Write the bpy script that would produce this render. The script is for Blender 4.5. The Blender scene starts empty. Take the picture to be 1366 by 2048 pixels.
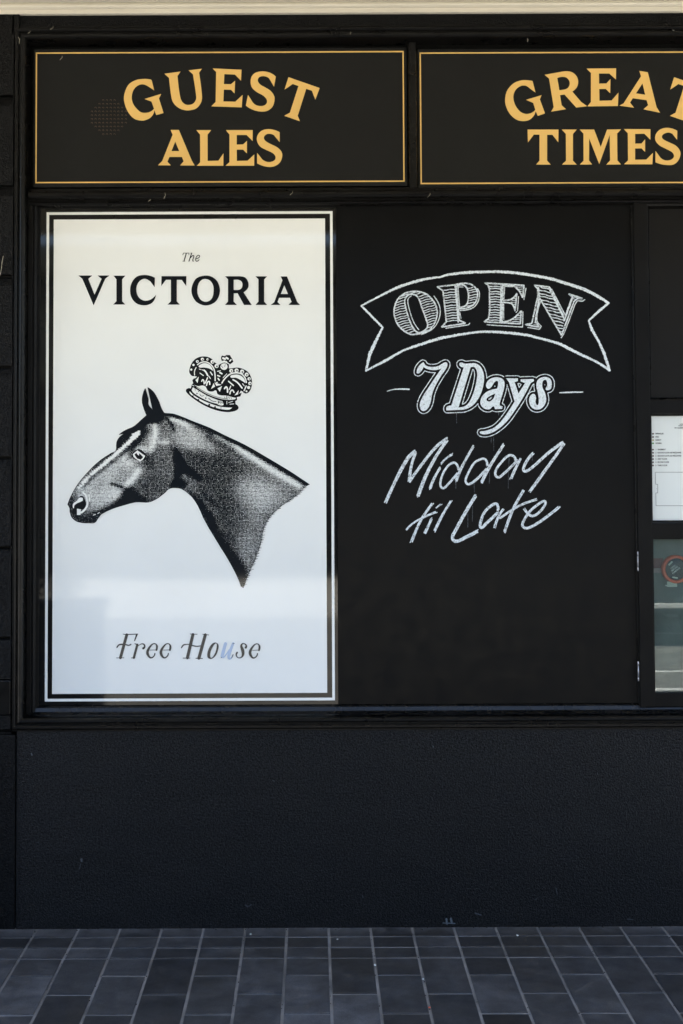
import bpy, bmesh, math, random
import numpy as np
from mathutils import Vector, Matrix
from mathutils.geometry import tessellate_polygon
random.seed(7); rng = np.random.default_rng(7)
scene = bpy.context.scene
R = math.radians

# ------------------------------------------------------------------ camera, sky, sun, exposure
FPX, PPX, PPY = 2336.0, 625.0, 858.0            # focal length and principal point, photo pixels
CAM = Vector((0.0, -4.67, 1.801))
PITCH, ROLL = R(2.0), -0.0042
CROT = Matrix.Rotation(R(90) + PITCH, 3, 'X') @ Matrix.Rotation(ROLL, 3, 'Z')
cd = bpy.data.cameras.new('camera'); cam = bpy.data.objects.new('camera', cd)
scene.collection.objects.link(cam); scene.camera = cam
cd.sensor_fit = 'VERTICAL'; cd.sensor_height = 36.0; cd.sensor_width = 24.0
cd.lens = FPX / 2048 * 36.0
cd.shift_x = (683 - PPX) / 2048; cd.shift_y = -(1024 - PPY) / 2048
cd.clip_start = 0.05; cd.clip_end = 1000
cam.matrix_world = Matrix.Translation(CAM) @ CROT.to_4x4()

SUN_EL, SUN_AZ = R(73), R(12)                   # sun stands high behind the building
world = bpy.data.worlds.new("World"); scene.world = world; world.use_nodes = True
wn = world.node_tree.nodes; wl = world.node_tree.links
sky = wn.new('ShaderNodeTexSky'); sky.sky_type = 'NISHITA'; sky.sun_disc = False
sky.sun_elevation = SUN_EL; sky.sun_rotation = SUN_AZ; sky.dust_density = 2.0; sky.air_density = 0.9; sky.ozone_density = 0.8
bg = wn['Background']; bg.inputs['Strength'].default_value = 0.09
wl.new(sky.outputs['Color'], bg.inputs['Color'])
sd = bpy.data.lights.new('sun', 'SUN'); sun = bpy.data.objects.new('sun', sd)
scene.collection.objects.link(sun)
sd.energy = 4.6; sd.angle = R(0.5); sd.color = (1.0, 0.965, 0.87)
sdir = Vector((math.sin(SUN_AZ) * math.cos(SUN_EL), math.cos(SUN_AZ) * math.cos(SUN_EL), math.sin(SUN_EL)))
sun.rotation_euler = sdir.to_track_quat('Z', 'Y').to_euler()
scene.view_settings.view_transform = 'Standard'; scene.view_settings.look = 'None'
scene.view_settings.exposure = 3.25; scene.view_settings.gamma = 1.0
scene.view_settings.use_curve_mapping = False

# ------------------------------------------------------------------ helpers
def P(px, py, Y=0.0):
    """the point of the plane y = Y that stands at a place of the survey photograph"""
    d = CROT @ Vector(((px - PPX) / FPX, -(py - PPY) / FPX, -1.0))
    return CAM + d * ((Y - CAM.y) / d.y)
def X_(px, py=940, Y=0.0): return P(px, py, Y).x
def Z_(py, px=640, Y=0.0): return P(px, py, Y).z

def tag(o, label=None, cat=None, group=None, kind=None):
    if label: o['label'] = label
    if cat: o['category'] = cat
    if group: o['group'] = group
    if kind: o['kind'] = kind
    return o
def thing(name, label, cat, loc=(0, 0, 0), group=None):
    o = bpy.data.objects.new(name, None); scene.collection.objects.link(o)
    o.location = loc; o.empty_display_size = 0.1
    return tag(o, label, cat, group)
def origin(o):
    v = Vector((0, 0, 0))
    while o is not None:
        v += Vector(o.location); o = o.parent
    return v
def link_mesh(name, verts, faces, mat, parent=None, smooth=False, loc=None):
    me = bpy.data.meshes.new(name)
    off = origin(parent) if parent is not None else (Vector(loc) if loc is not None else Vector((0, 0, 0)))
    me.from_pydata([(v[0] - off.x, v[1] - off.y, v[2] - off.z) for v in verts], [], faces)
    me.validate(); me.update()
    if mat: me.materials.append(mat)
    o = bpy.data.objects.new(name, me); scene.collection.objects.link(o)
    if parent is not None: o.parent = parent
    elif loc is not None: o.location = off
    if smooth:
        for p in me.polygons: p.use_smooth = True
    return o
class MB:
    def __init__(s): s.v = []; s.f = []
    def quad(s, a, b, c, d):
        n = len(s.v); s.v += [tuple(a), tuple(b), tuple(c), tuple(d)]; s.f.append((n, n+1, n+2, n+3))
    def box(s, x0, x1, y0, y1, z0, z1, bev=0.0):
        n = len(s.v)
        if bev <= 0:
            s.v += [(x0,y0,z0),(x1,y0,z0),(x1,y1,z0),(x0,y1,z0),(x0,y0,z1),(x1,y0,z1),(x1,y1,z1),(x0,y1,z1)]
            s.f += [tuple(n+i for i in f) for f in ((0,3,2,1),(4,5,6,7),(0,1,5,4),(1,2,6,5),(2,3,7,6),(3,0,4,7))]
        else:
            bm = bmesh.new(); bmesh.ops.create_cube(bm, size=1)
            for v in bm.verts:
                v.co = Vector(((x0+x1)/2 + v.co.x*(x1-x0), (y0+y1)/2 + v.co.y*(y1-y0), (z0+z1)/2 + v.co.z*(z1-z0)))
            bmesh.ops.bevel(bm, geom=list(bm.edges), offset=bev, segments=2, affect='EDGES', profile=0.5)
            s.bm(bm)
    def bm(s, bm, M=None):
        n = len(s.v); bm.verts.index_update()
        s.v += [tuple(M @ v.co if M else v.co) for v in bm.verts]
        s.f += [tuple(n + v.index for v in f.verts) for f in bm.faces]; bm.free()
    def extrude_x(s, prof, x0, x1, close=True):
        """prof: list of (y, z), swept along x"""
        n = len(s.v); k = len(prof)
        for x in (x0, x1): s.v += [(x, y, z) for y, z in prof]
        for i in range(k if close else k - 1):
            j = (i + 1) % k; s.f.append((n+i, n+j, n+k+j, n+k+i))
        if close: s.f += [tuple(range(n+k-1, n-1, -1)), tuple(range(n+k, n+2*k))]
    def extrude_z(s, prof, z0, z1, close=True):
        n = len(s.v); k = len(prof)
        for z in (z0, z1): s.v += [(x, y, z) for x, y in prof]
        for i in range(k if close else k - 1):
            j = (i + 1) % k; s.f.append((n+i, n+j, n+k+j, n+k+i))
        if close: s.f += [tuple(range(n+k-1, n-1, -1)), tuple(range(n+k, n+2*k))]
    def ring(s, x0, x1, z0, z1, prof):
        """mitred frame round a rectangle; prof: list of (outward, y)"""
        n = len(s.v); k = len(prof)
        for d, y in prof:
            s.v += [(x0-d, y, z0-d), (x1+d, y, z0-d), (x1+d, y, z1+d), (x0-d, y, z1+d)]
        for i in range(k - 1):
            for c in range(4):
                e = (c + 1) % 4
                s.f.append((n+4*i+c, n+4*i+e, n+4*(i+1)+e, n+4*(i+1)+c))
    def tube(s, pts, r, seg=6):
        n = len(s.v); pts = [Vector(p) for p in pts]; m = len(pts)
        for i, p in enumerate(pts):
            t = (pts[min(i+1, m-1)] - pts[max(i-1, 0)]).normalized()
            a = t.orthogonal().normalized(); b = t.cross(a)
            rr = r[i] if isinstance(r, (list, tuple)) else r
            s.v += [tuple(p + (a*math.cos(2*math.pi*q/seg) + b*math.sin(2*math.pi*q/seg))*rr) for q in range(seg)]
        for i in range(m - 1):
            for q in range(seg):
                w = (q + 1) % seg
                s.f.append((n+i*seg+q, n+i*seg+w, n+(i+1)*seg+w, n+(i+1)*seg+q))
    def build(s, name, mat, parent=None, smooth=False, loc=None):
        return link_mesh(name, s.v, s.f, mat, parent, smooth, loc)

# ------------------------------------------------------------------ materials
def mat_new(name):
    m = bpy.data.materials.new(name); m.use_nodes = True
    nt = m.node_tree; return m, nt, nt.nodes['Principled BSDF']
def noise(nt, scale, detail=3, rough=0.5, vec=None, sc=None):
    n = nt.nodes.new('ShaderNodeTexNoise'); n.inputs['Scale'].default_value = scale
    n.inputs['Detail'].default_value = detail; n.inputs['Roughness'].default_value = rough
    if vec is None:
        tc = nt.nodes.new('ShaderNodeTexCoord'); vec = tc.outputs['Object']
    if sc:
        mp = nt.nodes.new('ShaderNodeMapping'); mp.inputs['Scale'].default_value = sc
        nt.links.new(vec, mp.inputs['Vector']); vec = mp.outputs['Vector']
    nt.links.new(vec, n.inputs['Vector']); return n.outputs['Fac']
def ramp(nt, fac, stops):
    r = nt.nodes.new('ShaderNodeValToRGB'); e = r.color_ramp.elements
    while len(e) < len(stops): e.new(0.5)
    for i, (p, c) in enumerate(stops):
        e[i].position = p; e[i].color = (c[0], c[1], c[2], 1) if not isinstance(c, (int, float)) else (c, c, c, 1)
    nt.links.new(fac, r.inputs['Fac']); return r.outputs['Color']
def mixc(nt, fac, a, b, mode='MIX'):
    m = nt.nodes.new('ShaderNodeMix'); m.data_type = 'RGBA'; m.blend_type = mode
    for s, v in ((0, fac), (6, a), (7, b)):
        if hasattr(v, 'links'): nt.links.new(v, m.inputs[s])
        else: m.inputs[s].default_value = v if isinstance(v, float) else (v[0], v[1], v[2], 1)
    return m.outputs[2]
def math_(nt, op, a, b=None, c=None):
    m = nt.nodes.new('ShaderNodeMath'); m.operation = op
    for i, v in enumerate((a, b, c)):
        if v is None: continue
        if hasattr(v, 'links'): nt.links.new(v, m.inputs[i])
        else: m.inputs[i].default_value = v
    return m.outputs[0]
def bump(nt, bsdf, h, strength, dist, prev=None):
    b = nt.nodes.new('ShaderNodeBump'); b.inputs['Strength'].default_value = strength
    b.inputs['Distance'].default_value = dist
    nt.links.new(h, b.inputs['Height'])
    if prev is not None: nt.links.new(prev, b.inputs['Normal'])
    nt.links.new(b.outputs['Normal'], bsdf.inputs['Normal']); return b.outputs['Normal']
def paint(name, col, rough=0.4, dust=0.0, dcol=(0.2, 0.19, 0.17), bscale=90, bstr=0.15, bdist=0.001, var=0.25, spec=0.5, speck=0.0):
    m, nt, b = mat_new(name)
    n = noise(nt, 5, 4); lo = tuple(c*(1-var) for c in col); hi = tuple(c*(1+var) for c in col)
    c = ramp(nt, n, [(0.3, lo), (0.7, hi)])
    if dust > 0:
        d = ramp(nt, noise(nt, 130, 5, 0.7), [(0.62, 0.0), (0.8, 1.0)])
        d2 = ramp(nt, noise(nt, 7, 3), [(0.4, 0.0), (0.65, 1.0)])
        f = math_(nt, 'MULTIPLY', math_(nt, 'MULTIPLY', d, d2), dust)
        c = mixc(nt, f, c, dcol)
    if speck > 0:                                # tiny paint drops and lint
        v = nt.nodes.new('ShaderNodeTexVoronoi'); v.inputs['Scale'].default_value = speck
        tc = nt.nodes.new('ShaderNodeTexCoord'); nt.links.new(tc.outputs['Object'], v.inputs['Vector'])
        s1 = ramp(nt, v.outputs['Distance'], [(0.03, 1.0), (0.06, 0.0)])
        s2 = ramp(nt, v.outputs['Color'], [(0.80, 0.0), (0.82, 1.0)])
        c = mixc(nt, math_(nt, 'MULTIPLY', math_(nt, 'MULTIPLY', s1, s2), 0.7), c, (0.4, 0.4, 0.38))
    nt.links.new(c, b.inputs['Base Color'])
    rr = ramp(nt, noise(nt, 14, 4), [(0.25, max(0.0, rough-0.08)), (0.75, min(1, rough+0.1))])
    nt.links.new(rr, b.inputs['Roughness'])
    b.inputs['Specular IOR Level'].default_value = spec
    if bstr > 0: bump(nt, b, noise(nt, bscale, 4), bstr, bdist)
    return m
def vinyl(name, col, var=0.02):
    m, nt, b = mat_new(name)
    c = ramp(nt, noise(nt, 3, 3), [(0.3, tuple(x*(1-var) for x in col)), (0.7, tuple(min(1, x*(1+var)) for x in col))])
    nt.links.new(c, b.inputs['Base Color']); b.inputs['Roughness'].default_value = 0.5
    b.inputs['Coat Weight'].default_value = 1.0; b.inputs['Coat Roughness'].default_value = 0.045
    b.inputs['Coat IOR'].default_value = 1.38; b.inputs['Specular IOR Level'].default_value = 0.0
    w = noise(nt, 2.2, 2, 0.4); n = nt.nodes.new('ShaderNodeBump')
    n.inputs['Strength'].default_value = 0.25; n.inputs['Distance'].default_value = 0.002
    nt.links.new(w, n.inputs['Height']); nt.links.new(n.outputs['Normal'], b.inputs['Coat Normal'])
    return m

M = {}
M['gloss'] = paint('black_gloss_paint', (0.0055, 0.0052, 0.0048), 0.30, 0.14, bscale=45, bstr=0.2, bdist=0.0008, speck=9, spec=0.17)
M['gloss_sill'] = paint('worn_gloss_sill_paint', (0.0075, 0.0073, 0.007), 0.24, 0.2, bscale=45, bstr=0.15, bdist=0.0008, speck=10, spec=0.3)
M['satin'] = paint('black_satin_paint', (0.0055, 0.0053, 0.0051), 0.42, 0.08, bscale=70, bstr=0.2, bdist=0.0008, speck=9, spec=0.1)
M['dark_gap'] = paint('dirty_black_paint', (0.004, 0.004, 0.0038), 0.6, 0.2, bstr=0.2, spec=0.1)
M['board'] = paint('black_sign_paint', (0.0085, 0.0085, 0.0078), 0.45, 0.08, spec=0.18, bscale=160, bstr=0.12, bdist=0.0005, var=0.08)
M['gold'] = paint('gold_leaf_paint', (0.76, 0.475, 0.135), 0.5, 0.0, bstr=0.05, var=0.05)
M['cream'] = paint('cream_soffit_paint', (0.60, 0.555, 0.455), 0.5, 0.05, dcol=(0.3, 0.27, 0.2), bscale=60, bstr=0.1, var=0.03)
M['steel'] = paint('worn_hinge_steel', (0.5, 0.5, 0.52), 0.4, 0.0, bstr=0.1); M['steel'].node_tree.nodes['Principled BSDF'].inputs['Metallic'].default_value = 0.6
M['chalkboard'] = paint('chalkboard_black', (0.0026, 0.0026, 0.0027), 0.38, 0.0, bscale=240, bstr=0.2, bdist=0.0005, var=0.1, spec=0.12)
M['panel'] = paint('textured_black_panel', (0.0055, 0.005, 0.0044), 0.5, 0.1, bscale=300, bstr=0.4, bdist=0.0008, var=0.12, spec=0.15)
M['v_white'] = vinyl('white_vinyl', (0.84, 0.85, 0.81))
M['v_black'] = vinyl('black_vinyl', (0.009, 0.009, 0.0085), 0.06)
M['v_ink'] = vinyl('printed_ink', (0.009, 0.010, 0.012), 0.1)
M['v_ink_sheen'] = vinyl('ink_with_reflection_grey', (0.024, 0.026, 0.028), 0.1)  # black ink lightened in its colour to imitate the reflection over Free House
M['v_blue'] = vinyl('scratched_blue', (0.40, 0.50, 0.66), 0.1)

def m_render(name, spec, hot=1.0):
    m, nt, b = mat_new(name)
    c = ramp(nt, noise(nt, 3.0, 5), [(0.3, (0.0018, 0.0018, 0.0018)), (0.7, (0.0036, 0.0035, 0.0034))])
    g = ramp(nt, noise(nt, 130, 3, 0.65), [(0.33, 0.5), (0.68, 1.5)])
    c = mixc(nt, 1.0, c, g, 'MULTIPLY')
    v = nt.nodes.new('ShaderNodeTexVoronoi'); v.inputs['Scale'].default_value = 7
    tc = nt.nodes.new('ShaderNodeTexCoord'); nt.links.new(tc.outputs['Object'], v.inputs['Vector'])
    s1 = ramp(nt, v.outputs['Distance'], [(0.012, 1.0), (0.025, 0.0)])
    s2 = ramp(nt, v.outputs['Color'], [(0.72, 0.0), (0.74, 1.0)])
    c = mixc(nt, math_(nt, 'MULTIPLY', math_(nt, 'MULTIPLY', s1, s2), 0.8), c, (0.33, 0.34, 0.34))
    sc = ramp(nt, noise(nt, 40, 4, 0.6, sc=(1, 1, 0.35)), [(0.70, 0.0), (0.76, 0.5)])
    c = mixc(nt, math_(nt, 'MULTIPLY', sc, 0.12), c, (0.2, 0.21, 0.22))
    nt.links.new(ramp(nt, noise(nt, 120, 3, 0.65), [(0.34, spec*0.45), (0.66, spec*1.5)]), b.inputs['Specular IOR Level'])
    nt.links.new(c, b.inputs['Base Color'])
    nt.links.new(ramp(nt, noise(nt, 6, 3), [(0.3, 0.29), (0.7, 0.40)]), b.inputs['Roughness'])
    n1 = bump(nt, b, noise(nt, 150, 4, 0.65), 1.0, 0.005)
    bump(nt, b, noise(nt, 9, 3), 0.35, 0.012, n1)
    return m
M['render'] = m_render('rough_black_render', 0.25); M['render_dull'] = m_render('dull_black_render', 0.12)

def m_paver():
    m, nt, b = mat_new('slate_paver')
    a = nt.nodes.new('ShaderNodeAttribute'); a.attribute_name = 'tint'
    c = ramp(nt, a.outputs['Fac'], [(0.0, (0.018, 0.018, 0.0195)), (0.35, (0.036, 0.036, 0.038)), (0.7, (0.054, 0.054, 0.057)), (1.0, (0.082, 0.082, 0.087))])
    st = ramp(nt, noise(nt, 11, 6, 0.68), [(0.3, 0.52), (0.5, 0.95), (0.72, 1.55)])
    c = mixc(nt, 1.0, c, st, 'MULTIPLY')
    gr = ramp(nt, noise(nt, 220, 3, 0.6), [(0.35, 0.75), (0.65, 1.25)])
    c = mixc(nt, 1.0, c, gr, 'MULTIPLY')
    w = ramp(nt, noise(nt, 26, 5, 0.7), [(0.63, 0.0), (0.78, 1.0)])
    c = mixc(nt, math_(nt, 'MULTIPLY', w, 0.35), c, (0.12, 0.12, 0.125))
    br = ramp(nt, noise(nt, 1.7, 4, 0.6), [(0.46, 0.0), (0.66, 0.55)])
    c = mixc(nt, br, c, (0.031, 0.027, 0.022))
    tc = nt.nodes.new('ShaderNodeTexCoord'); sp = nt.nodes.new('ShaderNodeSeparateXYZ'); nt.links.new(tc.outputs['Object'], sp.inputs[0])
    wy = nt.nodes.new('ShaderNodeMapRange'); wy.inputs[1].default_value = -0.085; wy.inputs[2].default_value = -0.01; nt.links.new(sp.outputs['Y'], wy.inputs[0])
    ds = math_(nt, 'MULTIPLY', wy.outputs[0], ramp(nt, noise(nt, 16, 5, 0.7), [(0.38, 0.0), (0.62, 0.8)]))
    c = mixc(nt, ds, c, (0.115, 0.115, 0.118))
    nt.links.new(c, b.inputs['Base Color'])
    nt.links.new(ramp(nt, noise(nt, 12, 4), [(0.3, 0.42), (0.7, 0.62)]), b.inputs['Roughness'])
    n1 = bump(nt, b, noise(nt, 320, 3), 0.3, 0.0012); bump(nt, b, noise(nt, 24, 4), 0.3, 0.004, n1)
    return m
M['paver'] = m_paver()
M['mortar'] = paint('paver_joint_mortar', (0.205, 0.20, 0.195), 0.85, 0.9, dcol=(0.012, 0.012, 0.012), bscale=300, bstr=0.6, bdist=0.002, var=0.45)
M['asphalt'] = paint('asphalt', (0.15, 0.143, 0.128), 0.85, 0.3, dcol=(0.2, 0.2, 0.2), bscale=200, bstr=0.5, bdist=0.004)
M['concrete'] = paint('pale_concrete', (0.36, 0.34, 0.30), 0.8, 0.0, bscale=80, bstr=0.3, var=0.12)
M['white_line'] = paint('white_road_paint', (0.75, 0.75, 0.72), 0.6, 0.0, var=0.1)
M['yellow'] = paint('yellow_kerb_paint', (0.65, 0.42, 0.08), 0.6, 0.0, var=0.1)
M['olive'] = paint('olive_painted_wall', (0.030, 0.034, 0.024), 0.7, 0.0, var=0.3)
M['shop_glass'] = paint('dark_shop_glass', (0.02, 0.024, 0.028), 0.08, 0.0, bstr=0.0)
M['planter'] = paint('dark_planter_paint', (0.012, 0.016, 0.024), 0.5, 0.0)
M['leaf'] = paint('shrub_leaf', (0.03, 0.055, 0.025), 0.5, 0.0, var=0.5)
M['chart'] = vinyl('chart_sheet', (0.72, 0.75, 0.72)); M['chart_ink'] = vinyl('chart_ink', (0.02, 0.022, 0.022))
M['led_red'] = paint('red_lamp_lens', (0.055, 0.008, 0.01), 0.2, 0, bstr=0); M['led_yellow'] = paint('yellow_lamp_lens', (0.42, 0.34, 0.10), 0.2, 0, bstr=0)
M['led_green'] = paint('green_lamp_lens', (0.06, 0.26, 0.03), 0.2, 0, bstr=0)
M['red'] = paint('faded_red_enamel', (0.72, 0.12, 0.055), 0.4, 0.2, dcol=(0.3, 0.2, 0.16), var=0.2)
M['cap_dark'] = paint('dark_cap_metal', (0.035, 0.042, 0.045), 0.4, 0.3, var=0.2)
M['cap_white'] = paint('cast_white_letters', (0.6, 0.62, 0.6), 0.5, 0)
M['tagw'] = paint('pale_tag', (0.55, 0.60, 0.52), 0.5, 0.1)
M['inside'] = paint('dusty_green_wall', (0.115, 0.135, 0.125), 0.7, 0.4, dcol=(0.22, 0.23, 0.21), var=0.45)
M['scuff'] = paint('pale_scuff', (0.07, 0.08, 0.085), 0.8, 0, bstr=0, var=0.4); M['van_paint'] = paint('dark_blue_van_paint', (0.022, 0.03, 0.036), 0.25, 0, bstr=0)
M['web'] = paint('cobweb_silk', (0.42, 0.38, 0.3), 0.8, 0, bstr=0)

def m_chalk(name, dens, col=(0.74, 0.80, 0.83)):
    m, nt, b = mat_new(name)
    n = noise(nt, 420, 3, 0.65); n2 = noise(nt, 90, 3, 0.6)
    f = math_(nt, 'ADD', math_(nt, 'MULTIPLY', n, 0.6), math_(nt, 'MULTIPLY', n2, 0.4))
    nt.links.new(ramp(nt, f, [(dens, (0.05, 0.055, 0.06)), (dens + 0.05, tuple(c*0.72 for c in col)), (dens + 0.16, col)]), b.inputs['Base Color'])
    b.inputs['Roughness'].default_value = 0.9; b.inputs['Specular IOR Level'].default_value = 0.2
    return m
M['chalk'] = m_chalk('white_chalk', 0.36); M['chalk_thin'] = m_chalk('thin_chalk', 0.40); M['chalk_drip'] = m_chalk('chalk_drip', 0.5, (0.2, 0.22, 0.24))

def m_glass():
    m, nt, b = mat_new('dusty_window_glass'); out = nt.nodes['Material Output']
    fr = nt.nodes.new('ShaderNodeFresnel'); fr.inputs['IOR'].default_value = 1.42
    tr = nt.nodes.new('ShaderNodeBsdfTransparent'); tr.inputs['Color'].default_value = (0.86, 0.92, 0.9, 1)
    gl = nt.nodes.new('ShaderNodeBsdfGlossy'); gl.inputs['Roughness'].default_value = 0.01
    df = nt.nodes.new('ShaderNodeBsdfDiffuse'); df.inputs['Color'].default_value = (0.5, 0.55, 0.5, 1)
    m1 = nt.nodes.new('ShaderNodeMixShader'); m2 = nt.nodes.new('ShaderNodeMixShader')
    d = ramp(nt, noise(nt, 90, 5, 0.75), [(0.35, 0.02), (0.75, 0.09)])
    nt.links.new(d, m1.inputs[0]); nt.links.new(tr.outputs[0], m1.inputs[1]); nt.links.new(df.outputs[0], m1.inputs[2])
    nt.links.new(fr.outputs[0], m2.inputs[0]); nt.links.new(m1.outputs[0], m2.inputs[1]); nt.links.new(gl.outputs[0], m2.inputs[2])
    nt.links.new(m2.outputs[0], out.inputs['Surface']); return m
M['glass'] = m_glass()

def m_engraving():
    m, nt, b = mat_new('engraved_horse_print')
    a = nt.nodes.new('ShaderNodeAttribute'); a.attribute_name = 'ink_amount'
    tc = nt.nodes.new('ShaderNodeTexCoord'); sx = nt.nodes.new('ShaderNodeSeparateXYZ')
    nt.links.new(tc.outputs['Object'], sx.inputs[0])
    def tri(o, pitch):
        return math_(nt, 'MULTIPLY', math_(nt, 'PINGPONG', math_(nt, 'DIVIDE', o, pitch), 0.5), 2.0)
    wob = math_(nt, 'MULTIPLY', noise(nt, 60, 2), 0.006)
    h = tri(math_(nt, 'ADD', sx.outputs['Z'], wob), 0.0052); v = tri(math_(nt, 'ADD', sx.outputs['X'], wob), 0.0052)
    n = ramp(nt, noise(nt, 210, 2, 0.6), [(0.32, 0.0), (0.68, 1.0)])
    t = math_(nt, 'ADD', math_(nt, 'ADD', math_(nt, 'MULTIPLY', h, 0.46), math_(nt, 'MULTIPLY', v, 0.30)), math_(nt, 'MULTIPLY', n, 0.24))
    d = math_(nt, 'SUBTRACT', a.outputs['Fac'], t)
    c = ramp(nt, math_(nt, 'ADD', math_(nt, 'MULTIPLY', d, 7.0), 0.5), [(0.3, (0.82, 0.83, 0.79)), (0.7, (0.008, 0.010, 0.013))])
    nt.links.new(c, b.inputs['Base Color']); b.inputs['Roughness'].default_value = 0.5
    b.inputs['Coat Weight'].default_value = 1.0; b.inputs['Coat Roughness'].default_value = 0.045; b.inputs['Coat IOR'].default_value = 1.38; b.inputs['Specular IOR Level'].default_value = 0.0
    return m
M['engraving'] = m_engraving()

# ------------------------------------------------------------------ outlines traced on the survey photograph
class View:
    def __init__(s, x0, y0, sc): s.x0, s.y0, s.sc = x0, y0, sc
    def __call__(s, x, y): return (s.x0 + x / s.sc, s.y0 + y / s.sc)
def parse(spec, view):
    out = []
    for t in spec.split():
        sm = t.endswith('~'); x, y = t.rstrip('~').split(',')
        p = view(float(x), float(y)); out.append((p[0], p[1], sm))
    return out
def flow(pts, closed=True, n=6):
    """corner points joined by straight lines, '~' points by a smooth curve"""
    out = []; m = len(pts)
    for i in range(m if closed else m - 1):
        a, b = pts[i], pts[(i+1) % m]; A = np.array(a[:2]); B = np.array(b[:2]); D = B - A
        if not a[2] and not b[2]: out.append(A); continue
        def tang(k):
            q = pts[k % m]
            if not q[2] or (not closed and (k % m in (0, m-1))): return None
            u, w = np.array(pts[(k-1) % m][:2]), np.array(pts[(k+1) % m][:2])
            v = w - u; L = np.linalg.norm(v) or 1
            return v / L * np.linalg.norm(D)
        ta, tb = tang(i), tang(i+1)
        if ta is None and tb is not None: ta = 2*D - tb; ta = 0.5*ta + 0.5*D
        if tb is None and ta is not None: tb = 2*D - ta; tb = 0.5*tb + 0.5*D
        if ta is None: ta = D; tb = D
        for k in range(n):
            t = k / n
            out.append((2*t**3-3*t**2+1)*A + (t**3-2*t**2+t)*ta + (-2*t**3+3*t**2)*B + (t**3-t**2)*tb)
    if not closed: out.append(np.array(pts[-1][:2]))
    return [tuple(p) for p in out]
def shape(view, *specs): return [flow(parse(s, view)) for s in specs]

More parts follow.
